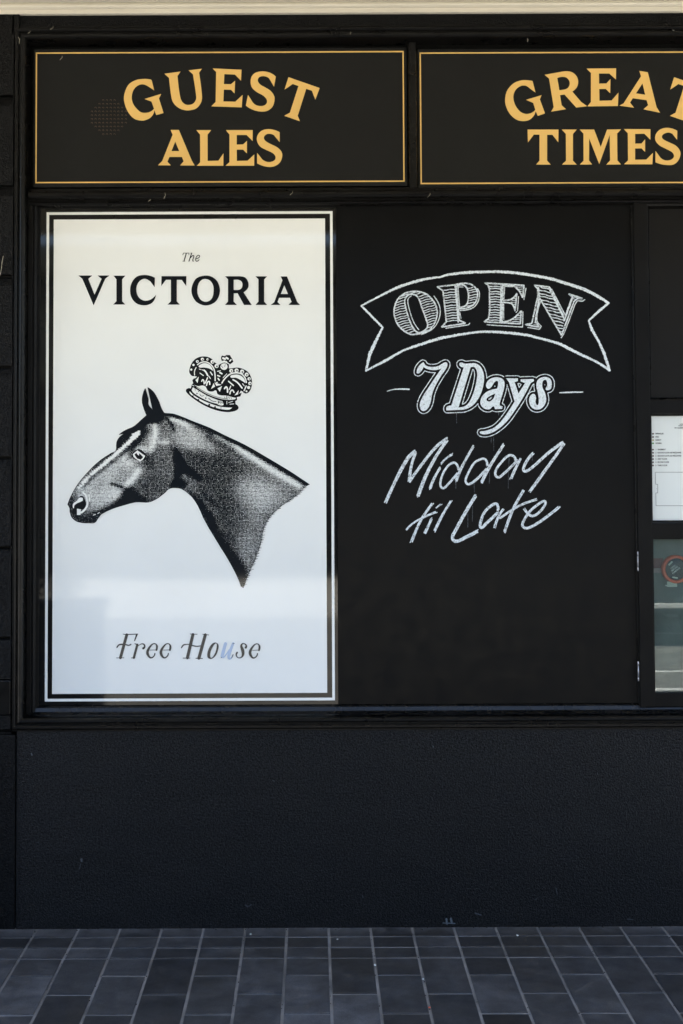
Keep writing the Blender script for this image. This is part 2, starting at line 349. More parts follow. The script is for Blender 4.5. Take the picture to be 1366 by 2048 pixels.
class Art:
    """flat painted, printed or chalked marks on the plane y = Y"""
    def __init__(s, Y, dy=0.00012): s.Y = Y; s.dy = dy; s.k = 0; s.v = []; s.f = []
    def pt(s, p, Y): return tuple(P(p[0], p[1], Y))
    def poly(s, loops):
        Y = s.Y - s.k*s.dy; s.k += 1; n = len(s.v)
        flat = [p for l in loops for p in l]
        tris = tessellate_polygon([[Vector((p[0], p[1], 0)) for p in l] for l in loops])
        s.v += [s.pt(p, Y) for p in flat]; s.f += [tuple(n+i for i in t) for t in tris]
    def ribbon(s, pts, ws, closed=False, jit=0.0, cap=True):
        Y = s.Y - s.k*s.dy; s.k += 1
        p = np.array(pts, float); w = np.array(ws, float); m = len(p)
        if m < 2: return
        if closed: d = np.roll(p, -1, 0) - np.roll(p, 1, 0)
        else: d = np.gradient(p, axis=0)
        d /= (np.linalg.norm(d, axis=1)[:, None] + 1e-9); nrm = np.stack([-d[:, 1], d[:, 0]], 1)
        wl_ = w/2 * (1 + jit*rng.uniform(-1, 1, m)); wr_ = w/2 * (1 + jit*rng.uniform(-1, 1, m))
        L = p + nrm*wl_[:, None]; Rr = p - nrm*wr_[:, None]
        n = len(s.v)
        for i in range(m): s.v += [s.pt(L[i], Y), s.pt(Rr[i], Y)]
        for i in range(m if closed else m-1):
            j = (i+1) % m; s.f.append((n+2*i, n+2*i+1, n+2*j+1, n+2*j))
        if cap and not closed:
            for e, sg in ((0, -1), (m-1, 1)):
                k = len(s.v); c = p[e]; ang0 = math.atan2(nrm[e][1], nrm[e][0])
                arc = [c + w[e]/2*np.array((math.cos(ang0 - sg*t*math.pi/4), math.sin(ang0 - sg*t*math.pi/4))) for t in range(5)]
                s.v += [s.pt(q, Y) for q in arc]; s.f.append(tuple(range(k, k+5)))
    def stroke(s, view, spec, w=None, closed=False, jit=0.0, step=2.0, cap=True, shift=(0, 0)):
        """spec: 'x,y[,w][~]' tokens; widths in view units"""
        pts = []; ws = []
        for t in spec.split():
            sm = t.endswith('~'); c = [float(q) for q in t.rstrip('~').split(',')]
            p = view(c[0], c[1]); pts.append((p[0]+shift[0], p[1]+shift[1], sm)); ws.append((c[2] if len(c) > 2 else w)/view.sc)
        n = 6; q = flow(pts, closed, n)
        # arc-length resampling with width carried along
        loop = q + [q[0]] if closed else q
        a = np.array(loop); seg = np.r_[0, np.cumsum(np.linalg.norm(np.diff(a, axis=0), axis=1))]
        kp = np.array([p[:2] for p in pts] + ([pts[0][:2]] if closed else []))
        kd = [seg[int(np.argmin(np.linalg.norm(a[:-1] - k, axis=1)))] if i < len(pts) and (closed or i < len(pts)-1) else seg[-1] for i, k in enumerate(kp)]
        kw = ws + ([ws[0]] if closed else [])
        o = np.argsort(kd); kd = np.array(kd)[o]; kw = np.array(kw)[o]
        N = max(2, int(seg[-1]/step)+1); sd_ = np.linspace(0, seg[-1], N)
        # keep the corners exact
        cor = [kd_ for kd_, p in zip([seg[int(np.argmin(np.linalg.norm(a - np.array(p[:2]), axis=1)))] for p in pts], pts) if not p[2]]
        sd_ = np.unique(np.r_[sd_, cor]); sd_ = sd_[np.r_[True, np.diff(sd_) > 0.15]]
        xs = np.interp(sd_, seg, a[:, 0]); ys = np.interp(sd_, seg, a[:, 1]); wv = np.interp(sd_, kd, kw)
        if closed: xs, ys, wv = xs[:-1], ys[:-1], wv[:-1]
        s.ribbon(np.stack([xs, ys], 1), wv, closed, jit, cap)
        return np.stack([xs, ys], 1)
    def disc(s, c, r, n=14): s.poly([[(c[0]+r*math.cos(2*math.pi*i/n), c[1]+r*math.sin(2*math.pi*i/n)) for i in range(n)]])
    def hatch(s, loops, ang, pitch, w, jit=0.15):
        ca, sa = math.cos(ang), math.sin(ang)
        rot = [[(x*ca + y*sa, -x*sa + y*ca) for x, y in l] for l in loops]
        ys = [p[1] for l in rot for p in l]; y = min(ys) + pitch*0.7
        while y < max(ys):
            yy = y + random.uniform(-.12, .12)*pitch; xs = []
            for l in rot:
                for i in range(len(l)):
                    (x0, y0), (x1, y1) = l[i], l[(i+1) % len(l)]
                    if (y0 > yy) != (y1 > yy): xs.append(x0 + (yy-y0)/(y1-y0)*(x1-x0))
            xs.sort()
            for a, b in zip(xs[::2], xs[1::2]):
                if b - a < 1.2: continue
                N = max(2, int((b-a)/2.5)+1); q = [(a+(b-a)*t/(N-1), yy + 0.5*math.sin(t)) for t in range(N)]
                s.ribbon([(x*ca - y2*sa, x*sa + y2*ca) for x, y2 in q], [w]*N, False, jit)
            y += pitch
    def build(s, name, mat, parent): return link_mesh(name, s.v, s.f, mat, parent)

def inside(pts, loops):
    r = np.zeros(len(pts), bool); x, y = pts[:, 0], pts[:, 1]
    for l in loops:
        a = np.array(l); b = np.roll(a, -1, 0)
        for (x0, y0), (x1, y1) in zip(a, b):
            if y0 == y1: continue
            c = ((y0 > y) != (y1 > y)) & (x < (x1-x0)*(y-y0)/(y1-y0) + x0)
            r ^= c
    return r
def dense(l, step=1.0, closed=True):
    a = np.array(list(l) + ([l[0]] if closed else [])); s = np.r_[0, np.cumsum(np.linalg.norm(np.diff(a, axis=0), axis=1))]
    t = np.linspace(0, s[-1], max(4, int(s[-1]/step)))
    return np.stack([np.interp(t, s, a[:, 0]), np.interp(t, s, a[:, 1])], 1)[:-1 if closed else None]

# ------------------------------------------------------------------ the ground: pavement, road, far pavement
KERB_Y, ROAD_Z = -3.85, -0.12
g = MB(); g.quad((-250, -250, -0.16), (250, -250, -0.16), (250, 60, -0.16), (-250, 60, -0.16))
tag(g.build('ground', M['asphalt']), kind='structure')
g = MB(); g.box(-30, 30, KERB_Y, 0.5, -0.15, -0.004)
pav = tag(g.build('pavement', M['mortar']), kind='structure')
jx = X_(75, 1857); pw = (X_(1323, 1857) - jx)/15; jw = 0.0108
bm = bmesh.new(); tints = []
def brick(x0, x1, y0, y1):
    dz = random.uniform(-0.0008, 0.0008); b = 0.0016
    lo = [bm.verts.new(p) for p in ((x0, y0, -0.006), (x1, y0, -0.006), (x1, y1, -0.006), (x0, y1, -0.006))]
    mid = [bm.verts.new(p) for p in ((x0, y0, -b*0.6+dz), (x1, y0, -b*0.6+dz), (x1, y1, -b*0.6+dz), (x0, y1, -b*0.6+dz))]
    t = [bm.verts.new((p[0], p[1], dz + random.uniform(-.0004, .0004))) for p in ((x0+b, y0+b), (x1-b, y0+b), (x1-b, y1-b), (x0+b, y1-b))]
    fs = [bm.faces.new(t)]
    for i in range(4):
        j = (i+1) % 4
        fs.append(bm.faces.new((mid[i], mid[j], t[j], t[i]))); fs.append(bm.faces.new((lo[i], lo[j], mid[j], mid[i])))
    tints.extend([max(0, min(1, random.gauss(0.47, 0.27)))]*9)
rows = [-0.002, -0.094, -0.195, -0.291]; long_ = 0.297; cj = 0.011
for k in range(-14, 30):
    x0, x1 = jx + k*pw + jw/2, jx + (k+1)*pw - jw/2
    for a, b_ in zip(rows[:-1], rows[1:]): brick(x0, x1, b_ + cj/2, a - cj/2)
    y = rows[-1]
    if k % 2 == 0: brick(x0, x1, y - 0.148 + cj/2, y - cj/2); y -= 0.148
    while y > KERB_Y + 0.35:
        brick(x0, x1, y - long_ + cj/2, y - cj/2); y -= long_
me = bpy.data.meshes.new('paver'); bm.to_mesh(me); bm.free()
at = me.attributes.new('tint', 'FLOAT', 'FACE'); at.data.foreach_set('value', tints)
me.materials.append(M['paver']); o = bpy.data.objects.new('paving', me); scene.collection.objects.link(o); tag(o, kind='structure')
g = MB(); g.box(-30, 30, KERB_Y - 0.15, KERB_Y - 0.002, -0.15, 0.004, 0.012); tag(g.build('kerb', M['concrete']), kind='structure')
FK = -9.7
g = MB(); g.box(-60, 60, FK + 0.15, KERB_Y - 0.152, -0.155, ROAD_Z); tag(g.build('road', M['asphalt']), kind='structure')
g = MB()
for yy, w in ((-5.45, 0.10), (-6.35, 0.06), (-8.9, 0.1)): g.box(1.6, 40, yy - w/2, yy + w/2, ROAD_Z + 0.001, ROAD_Z + 0.005)
tag(g.build('road_marking', M['white_line']), kind='structure')
g = MB(); g.box(-60, 60, FK, FK + 0.148, -0.15, 0.01, 0.012); tag(g.build('far_kerb', M['concrete']), kind='structure')
g = MB(); g.box(-60, 60, -15.0, FK - 0.002, -0.15, 0.0); tag(g.build('far_pavement', M['concrete']), kind='structure')

# across the street: a low dark shop row
ob = thing('shop_building', 'low olive painted shop building across the street seen only mirrored in the glass', 'building', (0, -15.2, 0))
g = MB(); g.box(-45, 45, -21, -15.2, -0.1, 5.5); g.build('wall', M['olive'], ob)
g = MB(); g.box(-45.2, 45.2, -15.198, -15.0, 5.2, 5.65); g.build('parapet', M['olive'], ob)
for i in range(-8, 9):
    x = i*4.0 + 0.7
    g = MB(); g.box(x - 1.5, x + 1.5, -15.197, -15.15, 0.6, 2.9); w_ = g.build('window', M['shop_glass'], ob)
    g = MB(); g.ring(x - 1.5, x + 1.5, 0.6, 2.9, [(0, -15.15), (0, -15.1), (0.08, -15.1), (0.08, -15.197)]); g.build('frame', M['planter'], w_)
g = MB(); g.box(-44, 44, -15.195, -13.6, 3.2, 3.4, 0.02); g.build('awning', M['olive'], ob)

# a planter with a shrub at the kerb (mirrored in the lower left of the poster)
pl = thing('planter_box', 'long dark planter box at the kerb mirrored in the poster', 'planter', (-2.3, -3.14, 0))
g = MB()
g.extrude_z([(-3.12, -3.42), (-1.46, -3.42), (-1.46, -2.86), (-3.12, -2.86)], 0.0, 0.86); g.build('box', M['planter'], pl)
g = MB(); g.box(-3.15, -1.43, -3.45, -2.83, 0.862, 0.91, 0.01); g.build('rim', M['planter'], pl)
sh = thing('shrub', 'small leafy shrub growing in the planter box at the kerb', 'plant', (-1.9, -3.14, 0.9))
g = MB()
for i in range(9): g.tube([(-1.9, -3.14, 0.90), (-1.9 + random.uniform(-.12, .12), -3.14 + random.uniform(-.1, .1), 1.02), (-1.9 + random.uniform(-.32, .3), -3.14 + random.uniform(-.2, .2), 1.15)], [0.008, 0.006, 0.003], 5)
g.build('stem', M['planter'], sh)
g = MB()
for i in range(520):
    a = random.uniform(0, 6.283); r = random.uniform(0, 1)**0.6
    c = Vector((-1.9 + 0.36*r*math.cos(a), -3.14 + 0.24*r*math.sin(a), 1.04 + random.uniform(-.12, .17)*(1.1 - 0.6*r)))
    u = Vector((random.gauss(0, 1), random.gauss(0, 1), random.gauss(0, .6))).normalized(); v = u.orthogonal().normalized()
    L, W = random.uniform(.025, .045), random.uniform(.009, .016)
    g.quad(c - u*L, c + v*W, c + u*L, c - v*W)
g.build('foliage', M['leaf'], sh)

# ------------------------------------------------------------------ the pub front
XL, XR = X_(-1500), X_(2900)
zg = 0.0
z_sill = Z_(1456); z_top = Z_(30); XW0 = X_(33, 1600)
wall = thing('pub_building', 'black painted pub wall with rough rendered base under the window', 'building', (XW0, 0, 0))
g = MB(); g.box(XW0, XR, 0.0, 0.4, -0.1, z_sill + 0.001); base = g.build('wall', M['render'], wall)
base['label'] = 'rough black rendered base wall below the sill'
g = MB(); g.box(X_(38, 40), XR, 0.0, 0.4, Z_(52), z_top + 0.15); hw = g.build('head_wall', M['render_dull'], wall)
g = MB(); g.box(XL, XR, 0.42, 5, -0.1, 8.6); g.build('upper_storey', M['satin'], wall)
g = MB(); g.box(XL, XR, 0.0, 0.40, z_top + 0.16, 8.6); g.build('upper_wall', M['satin'], wall)

SCUFFS = [("163,1719,5 164,1723,3", 4), ("161,1728,1.4 159,1738,1", 1), ("491,1810,2 496,1814,2", 2), ("498,1812,2 503,1809,1.5", 2), ("893,1838,4 894,1848,3", 3), ("902,1837,4 903,1846,4", 4), ("886,1846,2 910,1847,2", 2), ("950,1826,2 962,1830,2", 2), ("1112,1776,1.5 1115,1790,1", 1), ("63,1507,2.5 64,1511,2", 2), ("1195,1546,1.2 1196,1549,1", 1), ("866,1492,2 867,1494,2", 2), ("546,1561,1.5 549,1562,1.5", 2), ("1070,1800,1.2 1075,1796,1", 1), ("1255,1838,1.6 1266,1839,1.2", 1), ("725,1792,2 726,1796,1.5", 2)]
# banded pilaster at the left edge
pil = thing('pilaster', 'black banded masonry pilaster with deep grooves at the left edge of the pub front', 'pilaster', (X_(0), -0.02, 0))
xp0, xp1 = X_(-420, 900), X_(23.5, 900, -0.018)
gy = [20, 190, 370, 549, 731, 912, 1092, 1273]
for i, y0 in enumerate(gy):
    y1 = gy[i+1] if i + 1 < len(gy) else 1358
    z1 = Z_(y0 + (7 if i else 0), 10, -0.018); z0 = Z_(y1, 10, -0.018)
    if i == 0: z1 = z_top + 0.06
    c = 0.030                                     # sloping arris under each groove
    g = MB(); prof = [(0.08, z0), (-0.018, z0), (-0.018, z1 - c), (-0.008, z1 - 0.001), (0.08, z1 - 0.001)] if i else [(0.08, z0), (-0.018, z0), (-0.018, z1), (0.08, z1)]
    g.extrude_x(prof, xp0, xp1); g.build('block', M['render_dull'], pil)
g = MB(); g.box(xp0, xp1 - 0.004, 0.012, 0.09, Z_(1360), z_top); g.build('core', M['dark_gap'], pil)
g = MB(); g.box(X_(25, 30), X_(38.5, 40, -0.018), -0.018, 0.05, Z_(74, 30), z_top + 0.06, 0.004); g.build('cap_return', M['render_dull'], pil)
g = MB(); g.box(xp0, xp1, -0.020, 0.09, Z_(1428, 10), Z_(1359, 10), 0.004); b_ = g.build('plinth_block', M['gloss'], pil)
g = MB(); g.extrude_x([(0.08, Z_(1467, 10)), (-0.004, Z_(1467, 10)), (-0.004, Z_(1464, 10)), (-0.02, Z_(1456, 10)), (-0.02, Z_(1429, 10)), (0.08, Z_(1429, 10))], xp0, xp1); g.build('plinth_moulding', M['render_dull'], pil)
g = MB(); g.box(xp0, X_(31, 1600, 0), -0.006, 0.08, -0.05, Z_(1468.5, 10), 0.004); g.build('plinth', M['render_dull'], pil)

# timber shopfront: surround, transom, mullions, glazing beads
fr = thing('shopfront_frame', 'black painted timber frame with moulded surround around the signs and the window', 'window frame', (X_(46), 0, z_sill))
u = 0.002
def prof_px(L): return [(d*u, y) for d, y in L]
sx0, sx1, sz0, sz1 = X_(47, 900, -0.02), X_(2100, 900), Z_(1434.5, 640, -0.02), Z_(74, 640, -0.02)
sur = [(-0.01, 0.075), (0, 0.03), (0, -0.010), (1.5, -0.016), (4, -0.020), (7, -0.021), (9.5, -0.018), (11, -0.012), (12, -0.006), (14, -0.006), (14.5, -0.017), (17, -0.021), (20, -0.021), (21.5, -0.017), (22, 0.004), (24, 0.004), (24, -0.006), (26.5, -0.006), (27, 0.03)]
g = MB(); g.ring(sx0, sx1, sz0, sz1, prof_px(sur)); g.build('surround', M['gloss'], fr)
g = MB(); g.box(sx0 - 0.03, sx1, 0.095, 0.4, sz0 - 0.03, sz1 + 0.03); g.build('backing', M['dark_gap'], fr)
# transom between signs and window
zt = lambda y, Y=0.0: Z_(y, 640, Y)
tx0, tx1 = X_(57, 390, 0.0), sx1
tp = [(0.09, zt(375.5, .03)), (0.030, zt(375.5, .03)), (0.024, zt(377)), (0.010, zt(379)), (0.001, zt(384)), (-0.002, zt(389)), (0.003, zt(393)), (0.016, zt(395.5)), (0.034, zt(397, .03)), (0.034, zt(401, .03)), (0.022, zt(401.5, .02)), (0.018, zt(404, .02)), (0.022, zt(407, .02)), (0.040, zt(408, .03)), (0.058, zt(414, .05)), (0.09, zt(414, .05))]
g = MB(); g.extrude_x(tp, tx0, tx1); g.build('transom', M['gloss'], fr)
# jamb lining and glazing bead round the window opening
gx0, gx1, gz0, gz1 = X_(79.5, 900, .06), X_(1268, 900, .06), Z_(1408.5, 640, .06), Z_(413, 640, .06)
g = MB(); g.box(sx0 + 0.002, gx0 - 0.025, 0.030, 0.09, sz0 + 0.004, zt(376, .03) - 0.001, 0.002); g.build('jamb', M['satin'], fr)
g = MB(); g.extrude_x([(0.09, gz0 - 0.002), (0.055, gz0 - 0.002), (0.046, gz0 - 0.008), (0.040, gz0 - 0.022), (0.030, gz0 - 0.026), (0.012, sz0 + 0.006), (0.0, sz0 + 0.003), (0.09, sz0 + 0.003)], gx0 - 0.024, sx1); g.build('sill', M['gloss_sill'], fr)
g = MB(); g.extrude_z([(gx0 - 0.026, 0.09), (gx0 - 0.026, 0.036), (gx0 - 0.018, 0.034), (gx0 - 0.010, 0.042), (gx0 - 0.004, 0.056), (gx0 - 0.001, 0.058), (gx0 - 0.001, 0.09)], gz0 - 0.024, gz1 + 0.004); g.build('glazing_bead', M['satin'], fr)
cx1 = X_(1273.5, 900, .03)
bx = [(gx1 + 0.0, 0.09), (gx1 + 0.0, 0.052), (gx1 + 0.010, 0.046), (gx1 + 0.013, 0.034), (gx1 + 0.016, 0.032), (gx1 + 0.019, 0.036), (gx1 + 0.0195, 0.09)]
g = MB(); g.extrude_z(bx, gz0 - 0.001, gz1 + 0.01); g.build('glazing_bead', M['gloss'], fr)
# mullion between the two signs
g = MB(); g.extrude_z([(X_(817, 230, .03), 0.09), (X_(817, 230, .03), 0.036), (X_(819.5, 230, .03), 0.026), (X_(832, 230, .03), 0.026), (X_(834.5, 230, .03), 0.036), (X_(834.5, 230, .03), 0.09)], zt(375, .03) - 0.002, zt(86, .03)); g.build('mullion', M['gloss'], fr)
# cobwebs caught on the mouldings
for (px, py, L) in ((36, 74, 14), (60, 62, 6), (106, 53, 7), (330, 386, 12), (585, 382, 9), (1054, 78, 6), (860, 386, 10), (700, 64, 5), (124, 112, 9), (300, 398, 6)):
    g = MB(); p = P(px, py, -0.024 if py < 80 else (0.0 if py > 200 else 0.04)); a = random.uniform(-.5, .5)
    g.tube([p + Vector((0.002*L*t*math.sin(a) + 0.003*math.sin(5*t), -0.002, -0.002*L*t)) for t in np.linspace(0, 1, 7)], 0.0008, 4); g.build('cobweb', M['web'], fr)
g = MB(); q = [P(-6 + 3*t, 538 + 26*math.sin(t*1.1)*(.3 + t/6), -0.022) for t in np.linspace(0, 4.2, 14)]; g.tube(q, 0.001, 5); g.build('cobweb', M['web'], pil)

# ------------------------------------------------------------------ cream canopy over the footpath
cz = z_top
can = thing('canopy', 'cream painted canopy soffit with moulded trim over the footpath', 'canopy', (0, -1.5, cz))
g = MB(); g.box(XL, XR, -3.1, 0.0, cz + 0.04, cz + 0.16); g.build('soffit', M['cream'], can)
g = MB(); g.box(XL, XR, -3.12, -3.02, cz - 0.24, cz + 0.24); g.build('edge_beam', M['cream'], can)
g = MB(); g.extrude_x([(-0.002, cz + 0.001), (-0.020, cz + 0.001), (-0.022, cz + 0.003), (-0.022, cz + 0.018), (-0.030, cz + 0.019), (-0.037, cz + 0.023), (-0.039, cz + 0.029), (-0.037, cz + 0.034), (-0.034, cz + 0.039), (-0.002, cz + 0.039)], XL, XR); g.build('trim', M['cream'], can)

# ------------------------------------------------------------------ fascia signs
BY = 0.045
def sign(x0, x1, y0, y1, bx0, bx1, by0, by1, label):
    p0, p1 = P(x0, y1, BY), P(x1, y0, BY)
    t = thing('fascia_sign', label, 'sign', ((p0.x + p1.x)/2, BY, p0.z), 'painted fascia signs over the window')
    g = MB(); g.box(p0.x, p1.x, BY, 0.09, p0.z, p1.z, 0.002); g.build('board', M['board'], t)
    a = P(bx0, by1, BY); b = P(bx1, by0, BY)
    g = MB(); g.ring(a.x, b.x, a.z, b.z, [(0, BY - 0.001), (-0.0055, BY - 0.001)]); g.build('pinstripe', M['gold'], t)
    return t
s1 = sign(66, 813.5, 94.5, 374.5, 70.7, 807.5, 102, 366.7, 'black fascia sign with gold GUEST ALES lettering above the white horse poster')
s2 = sign(836.5, 1586, 95, 375.5, 841, 1581, 102, 368.5, 'black fascia sign with gold GREAT TIMES lettering above the chalkboard')
VA, VB, VC, VD = View(220, 110, 6.209), View(430, 110, 6.209), View(990, 110, 6.83), View(1166, 110, 6.83)
VT = View(1166 + (1245 - 913*1.1)/6.83, 110 + (303 - 275*1.1)/6.83, 6.83/1.1)
TGUEST = "913,275 1300,410 1246,555 1203,443 1133,420 1027,755 1055,822 860,755 930,716 1037,385 966,360 863,430"
def word(view_specs, parent, Y, mat, label):
    a = Art(Y)
    for v, *sp in view_specs: a.poly(shape(v, *sp))
    o = a.build('lettering', mat, parent); o['label'] = label
LY = BY - 0.0012
word([
 (VA, "517,313 549,440 490,400 415,365~ 350,378~ 295,430~ 270,520~ 285,600~ 330,665~ 385,710~ 440,718~ 500,705~ 547,668 515,578 428,546 637,482 608,540 665,720 575,747 550,685 540,730~ 500,780~ 450,805~ 395,815~ 300,790~ 220,700~ 175,570~ 180,480~ 230,370~ 320,312~ 420,297~ 500,303~"),
 (VA, "675,232 877,205 838,260 842,300 868,500~ 890,570~ 930,610~ 975,620~ 1030,605~ 1065,560~ 1070,510~ 1030,240 975,190 1142,170 1106,220 1143,510~ 1130,590~ 1075,660~ 1000,685~ 930,685~ 850,655~ 785,590~ 760,510~ 733,285"),
 (VB, "-29,167 330,182 322,318 248,243 117,237 110,360 200,362 250,318 243,478 200,432 110,430 104,576 252,580 343,495 332,650 -46,638 8,582 14,210"),
 (VB, "755,268 733,393 672,290 640,270~ 590,263~ 545,280~ 532,320~ 560,365~ 620,400~ 690,445~ 735,510~ 738,570~ 715,640~ 660,688~ 590,703~ 500,690~ 430,660~ 383,628 410,495 470,590 510,622~ 570,634~ 620,622~ 645,590~ 640,550~ 600,505~ 520,460~ 460,405~ 442,340~ 455,270~ 500,222~ 580,203~ 660,212~ 720,240~"),
 (VB, TGUEST)], s1, LY, M['gold'], 'gold arched word GUEST')
word([
 (VA, "752,930 855,930 1015,1310 1052,1372 870,1372 915,1320 893,1266 738,1266 713,1325 755,1370 595,1370 648,1318 778,990", "810,1075 860,1193 763,1193"),
 (VA, "1072,932 1258,932 1212,988 1212,1315 1346,1312 1409,1222 1407,1375 1078,1375 1120,1332 1118,988"),
 (VB, "135,932 468,932 467,1068 392,993 270,993 270,1112 350,1110 397,1065 396,1222 350,1175 270,1175 272,1315 405,1312 488,1235 486,1375 130,1375 180,1330 180,988"),
 (VB, "803,958 803,1082 730,993 690,980~ 640,985~ 608,1020~ 620,1060~ 680,1100~ 770,1145~ 825,1200~ 835,1260~ 805,1335~ 740,1380~ 670,1390~ 590,1375~ 523,1345 523,1215 590,1300 640,1325~ 690,1328~ 740,1305~ 752,1265~ 720,1220~ 640,1180~ 560,1135~ 520,1060~ 530,995~ 580,940~ 660,920~ 740,932~")], s1, LY, M['gold'], 'gold word ALES')
word([
 (VC, "513,355 553,512 480,460 420,420~ 350,425~ 280,480~ 250,570~ 275,680~ 340,770~ 400,800~ 440,805~ 500,790~ 552,750 522,655 425,612 637,548 612,605 683,797 585,832 556,770 530,830~ 470,885~ 380,903~ 290,880~ 200,800~ 145,680~ 140,580~ 170,480~ 250,390~ 350,348~ 430,343~"),
 (VC, "677,270 930,225 1000,222~ 1070,245~ 1120,300~ 1137,370~ 1115,445~ 1057,500 1175,640 1258,700 1110,718 950,540 888,548 910,685 970,740 765,775 802,712 738,322", "850,315 910,299~ 975,308~ 1015,355~ 1018,410~ 980,460~ 880,480"),
 (VD, "48,185 452,182 450,335 360,253 218,253 220,390 320,388 375,328 372,523 312,463 222,465 225,625 392,620 485,512 477,697 60,702 108,640 108,245"),
 (VD, "770,217 885,235 1005,712 1052,788 825,742 890,685 868,617 680,590 643,650 697,720 497,692 555,660 793,290", "812,388 850,542 724,524"),
 (VT, TGUEST)], s2, LY, M['gold'], 'gold arched word GREAT')
word([
 (VC, "445,1018 867,1018 865,1193 785,1090 712,1090 712,1443 762,1497 560,1497 608,1443 608,1088 530,1088 450,1195"),
 (VC, "912,1018 1117,1018 1065,1078 1065,1443 1117,1497 915,1497 970,1443 968,1078"),
 (VC, "1158,1018 1354,1018 1444,1255 1532,1018 1722,1015 1669,1072 1672,1440 1722,1495 1520,1497 1572,1440 1567,1095 1424,1490 1287,1140 1284,1440 1327,1495 1158,1497 1210,1443 1208,1075"),
 (VD, "558,1012 922,1012 920,1158 838,1075 712,1078 712,1210 800,1208 848,1152 848,1325 800,1275 712,1277 712,1430 865,1428 955,1337 948,1493 560,1493 615,1440 612,1070"),
 (VD, "1288,1035 1285,1158 1220,1075 1170,1060~ 1110,1075~ 1078,1110~ 1095,1150~ 1170,1190~ 1270,1240~ 1325,1310~ 1330,1370~ 1295,1450~ 1230,1498~ 1150,1503~ 1060,1490~ 990,1465 990,1310 1060,1405 1110,1435~ 1165,1440~ 1220,1420~ 1243,1380~ 1220,1330~ 1130,1280~ 1040,1230~ 988,1160~ 995,1085~ 1050,1020~ 1130,995~ 1220,1005~")], s2, LY, M['gold'], 'gold word TIMES')
# round patch of drilled speaker holes in the first sign
ga, gb = MB(), MB()
for r_, n_ in enumerate((4, 6, 8, 10, 10, 10, 10, 8, 6, 4)):
    for c_ in range(n_):
        px, py = 183.7 + 7.56*(c_ + (10 - n_)/2), 200.6 + 7.56*r_
        p = P(px, py, BY - 0.0005); k = len(ga.v)
        ga.v += [(p.x + 0.0026*math.cos(t*math.pi/4), BY - 0.0005, p.z + 0.0026*math.sin(t*math.pi/4)) for t in range(8)]; ga.f.append(tuple(range(k, k+8)))
        k = len(gb.v)
        arc = [(-0.9 + 4.4*t/8) for t in range(9)]
        for t in arc:
            for rr in (0.0026, 0.0036): gb.v.append((p.x + rr*math.cos(t), BY - 0.0009, p.z + rr*math.sin(t)))
        for i in range(8): gb.f.append((k+2*i, k+2*i+1, k+2*i+3, k+2*i+2))
sg = ga.build('speaker_grille', M['dark_gap'], s1)
gb.build('hole_rim', paint('worn_hole_edge', (0.19, 0.125, 0.085), 0.5, 0, bstr=0), sg)

# ------------------------------------------------------------------ white horse poster behind the window glass
GY = 0.060
po = thing('window_poster', 'tall glossy white horse head poster with crown, black border and words The Victoria Free House', 'poster', (X_(376, 900, GY), GY, gz0))
g = MB(); g.box(gx0, X_(674, 900, GY), GY, GY + 0.006, gz0, gz1); g.build('sheet', M['v_black'], po)
def rectpx(x0, x1, y0, y1, Y): a, b = P(x0, y1, Y), P(x1, y0, Y); return a.x, b.x, a.z, b.z
x0, x1, z0, z1 = rectpx(104.3, 650, 437, 1387.8, GY)
g = MB(); g.quad((x0, GY-.001, z0), (x1, GY-.001, z0), (x1, GY-.001, z1), (x0, GY-.001, z1)); g.build('white_panel', M['v_white'], po)
x0, x1, z0, z1 = rectpx(89.6, 665.2, 422.2, 1403, GY)
g = MB(); g.ring(x0, x1, z0, z1, [(0, GY-.001), (-0.0108, GY-.001)]); g.build('border', M['v_white'], po)
TY = GY - 0.0022
V1, V2 = View(140, 480, 5.464), View(370, 480, 5.464)
word([
 (V1, "92,388 243,388 200,425 268,597 345,425 302,388 430,388 385,425 258,715 135,425"),
 (V1, "475,390 605,390 570,430 570,668 603,705 472,705 508,668 508,430"),
 (V1, "928,412 925,515 880,455 820,424~ 765,445~ 730,500~ 728,570~ 755,630~ 810,662~ 870,655~ 910,630~ 940,600 920,660~ 880,698~ 810,714~ 730,695~ 675,635~ 657,550~ 675,465~ 730,400~ 810,382~ 880,392~"),
 (V1, "1000,395 1272,395 1270,503 1222,437 1167,435 1167,670 1200,706 1065,706 1103,670 1103,435 1048,435 997,503"),
 (V2, "228,388~ 300,405~ 355,455~ 382,540~ 368,620~ 320,685~ 228,716~ 140,688~ 90,630~ 70,555~ 85,480~ 130,415~", "225,426~ 275,445~ 308,500~ 312,570~ 300,625~ 270,662~ 225,675~ 175,655~ 142,600~ 135,540~ 150,475~ 185,435~"),
 (V2, "438,396 600,396 660,412~ 692,465~ 688,525~ 640,572 700,665 730,710 645,710 575,582 532,582 532,672 567,710 437,710 470,672 470,430", "532,435 590,437~ 622,460~ 628,495~ 615,530~ 585,546 532,546"),
 (V2, "770,397 897,397 865,432 865,672 897,710 770,710 803,672 803,430"),
 (V2, "1045,398 1115,398 1225,675 1258,710 1130,710 1165,675 1147,632 1028,632 1012,678 1043,710 935,710 975,680 1065,440", "1085,495 1125,590 1047,590")], po, TY, M['v_ink'], 'black serif capitals VICTORIA')
VH = View(350, 490, 19.51); a = Art(TY)
for sp, w in (("325,315 550,315", 18), ("332,318 303,385", 20), ("545,320 540,390", 18), ("440,325 352,625", 32), ("295,632 392,632", 15), ("650,318 545,632", 32), ("598,318 650,318", 14),
              ("600,505 670,425~ 725,412~ 735,450~ 690,595~ 700,628~ 722,622", 27), ("830,540 920,500~ 965,440~ 930,400~ 880,410~ 820,500~ 805,580~ 840,635~ 890,620~ 938,575", 25)): a.stroke(VH, sp, w*1.2, step=0.5)
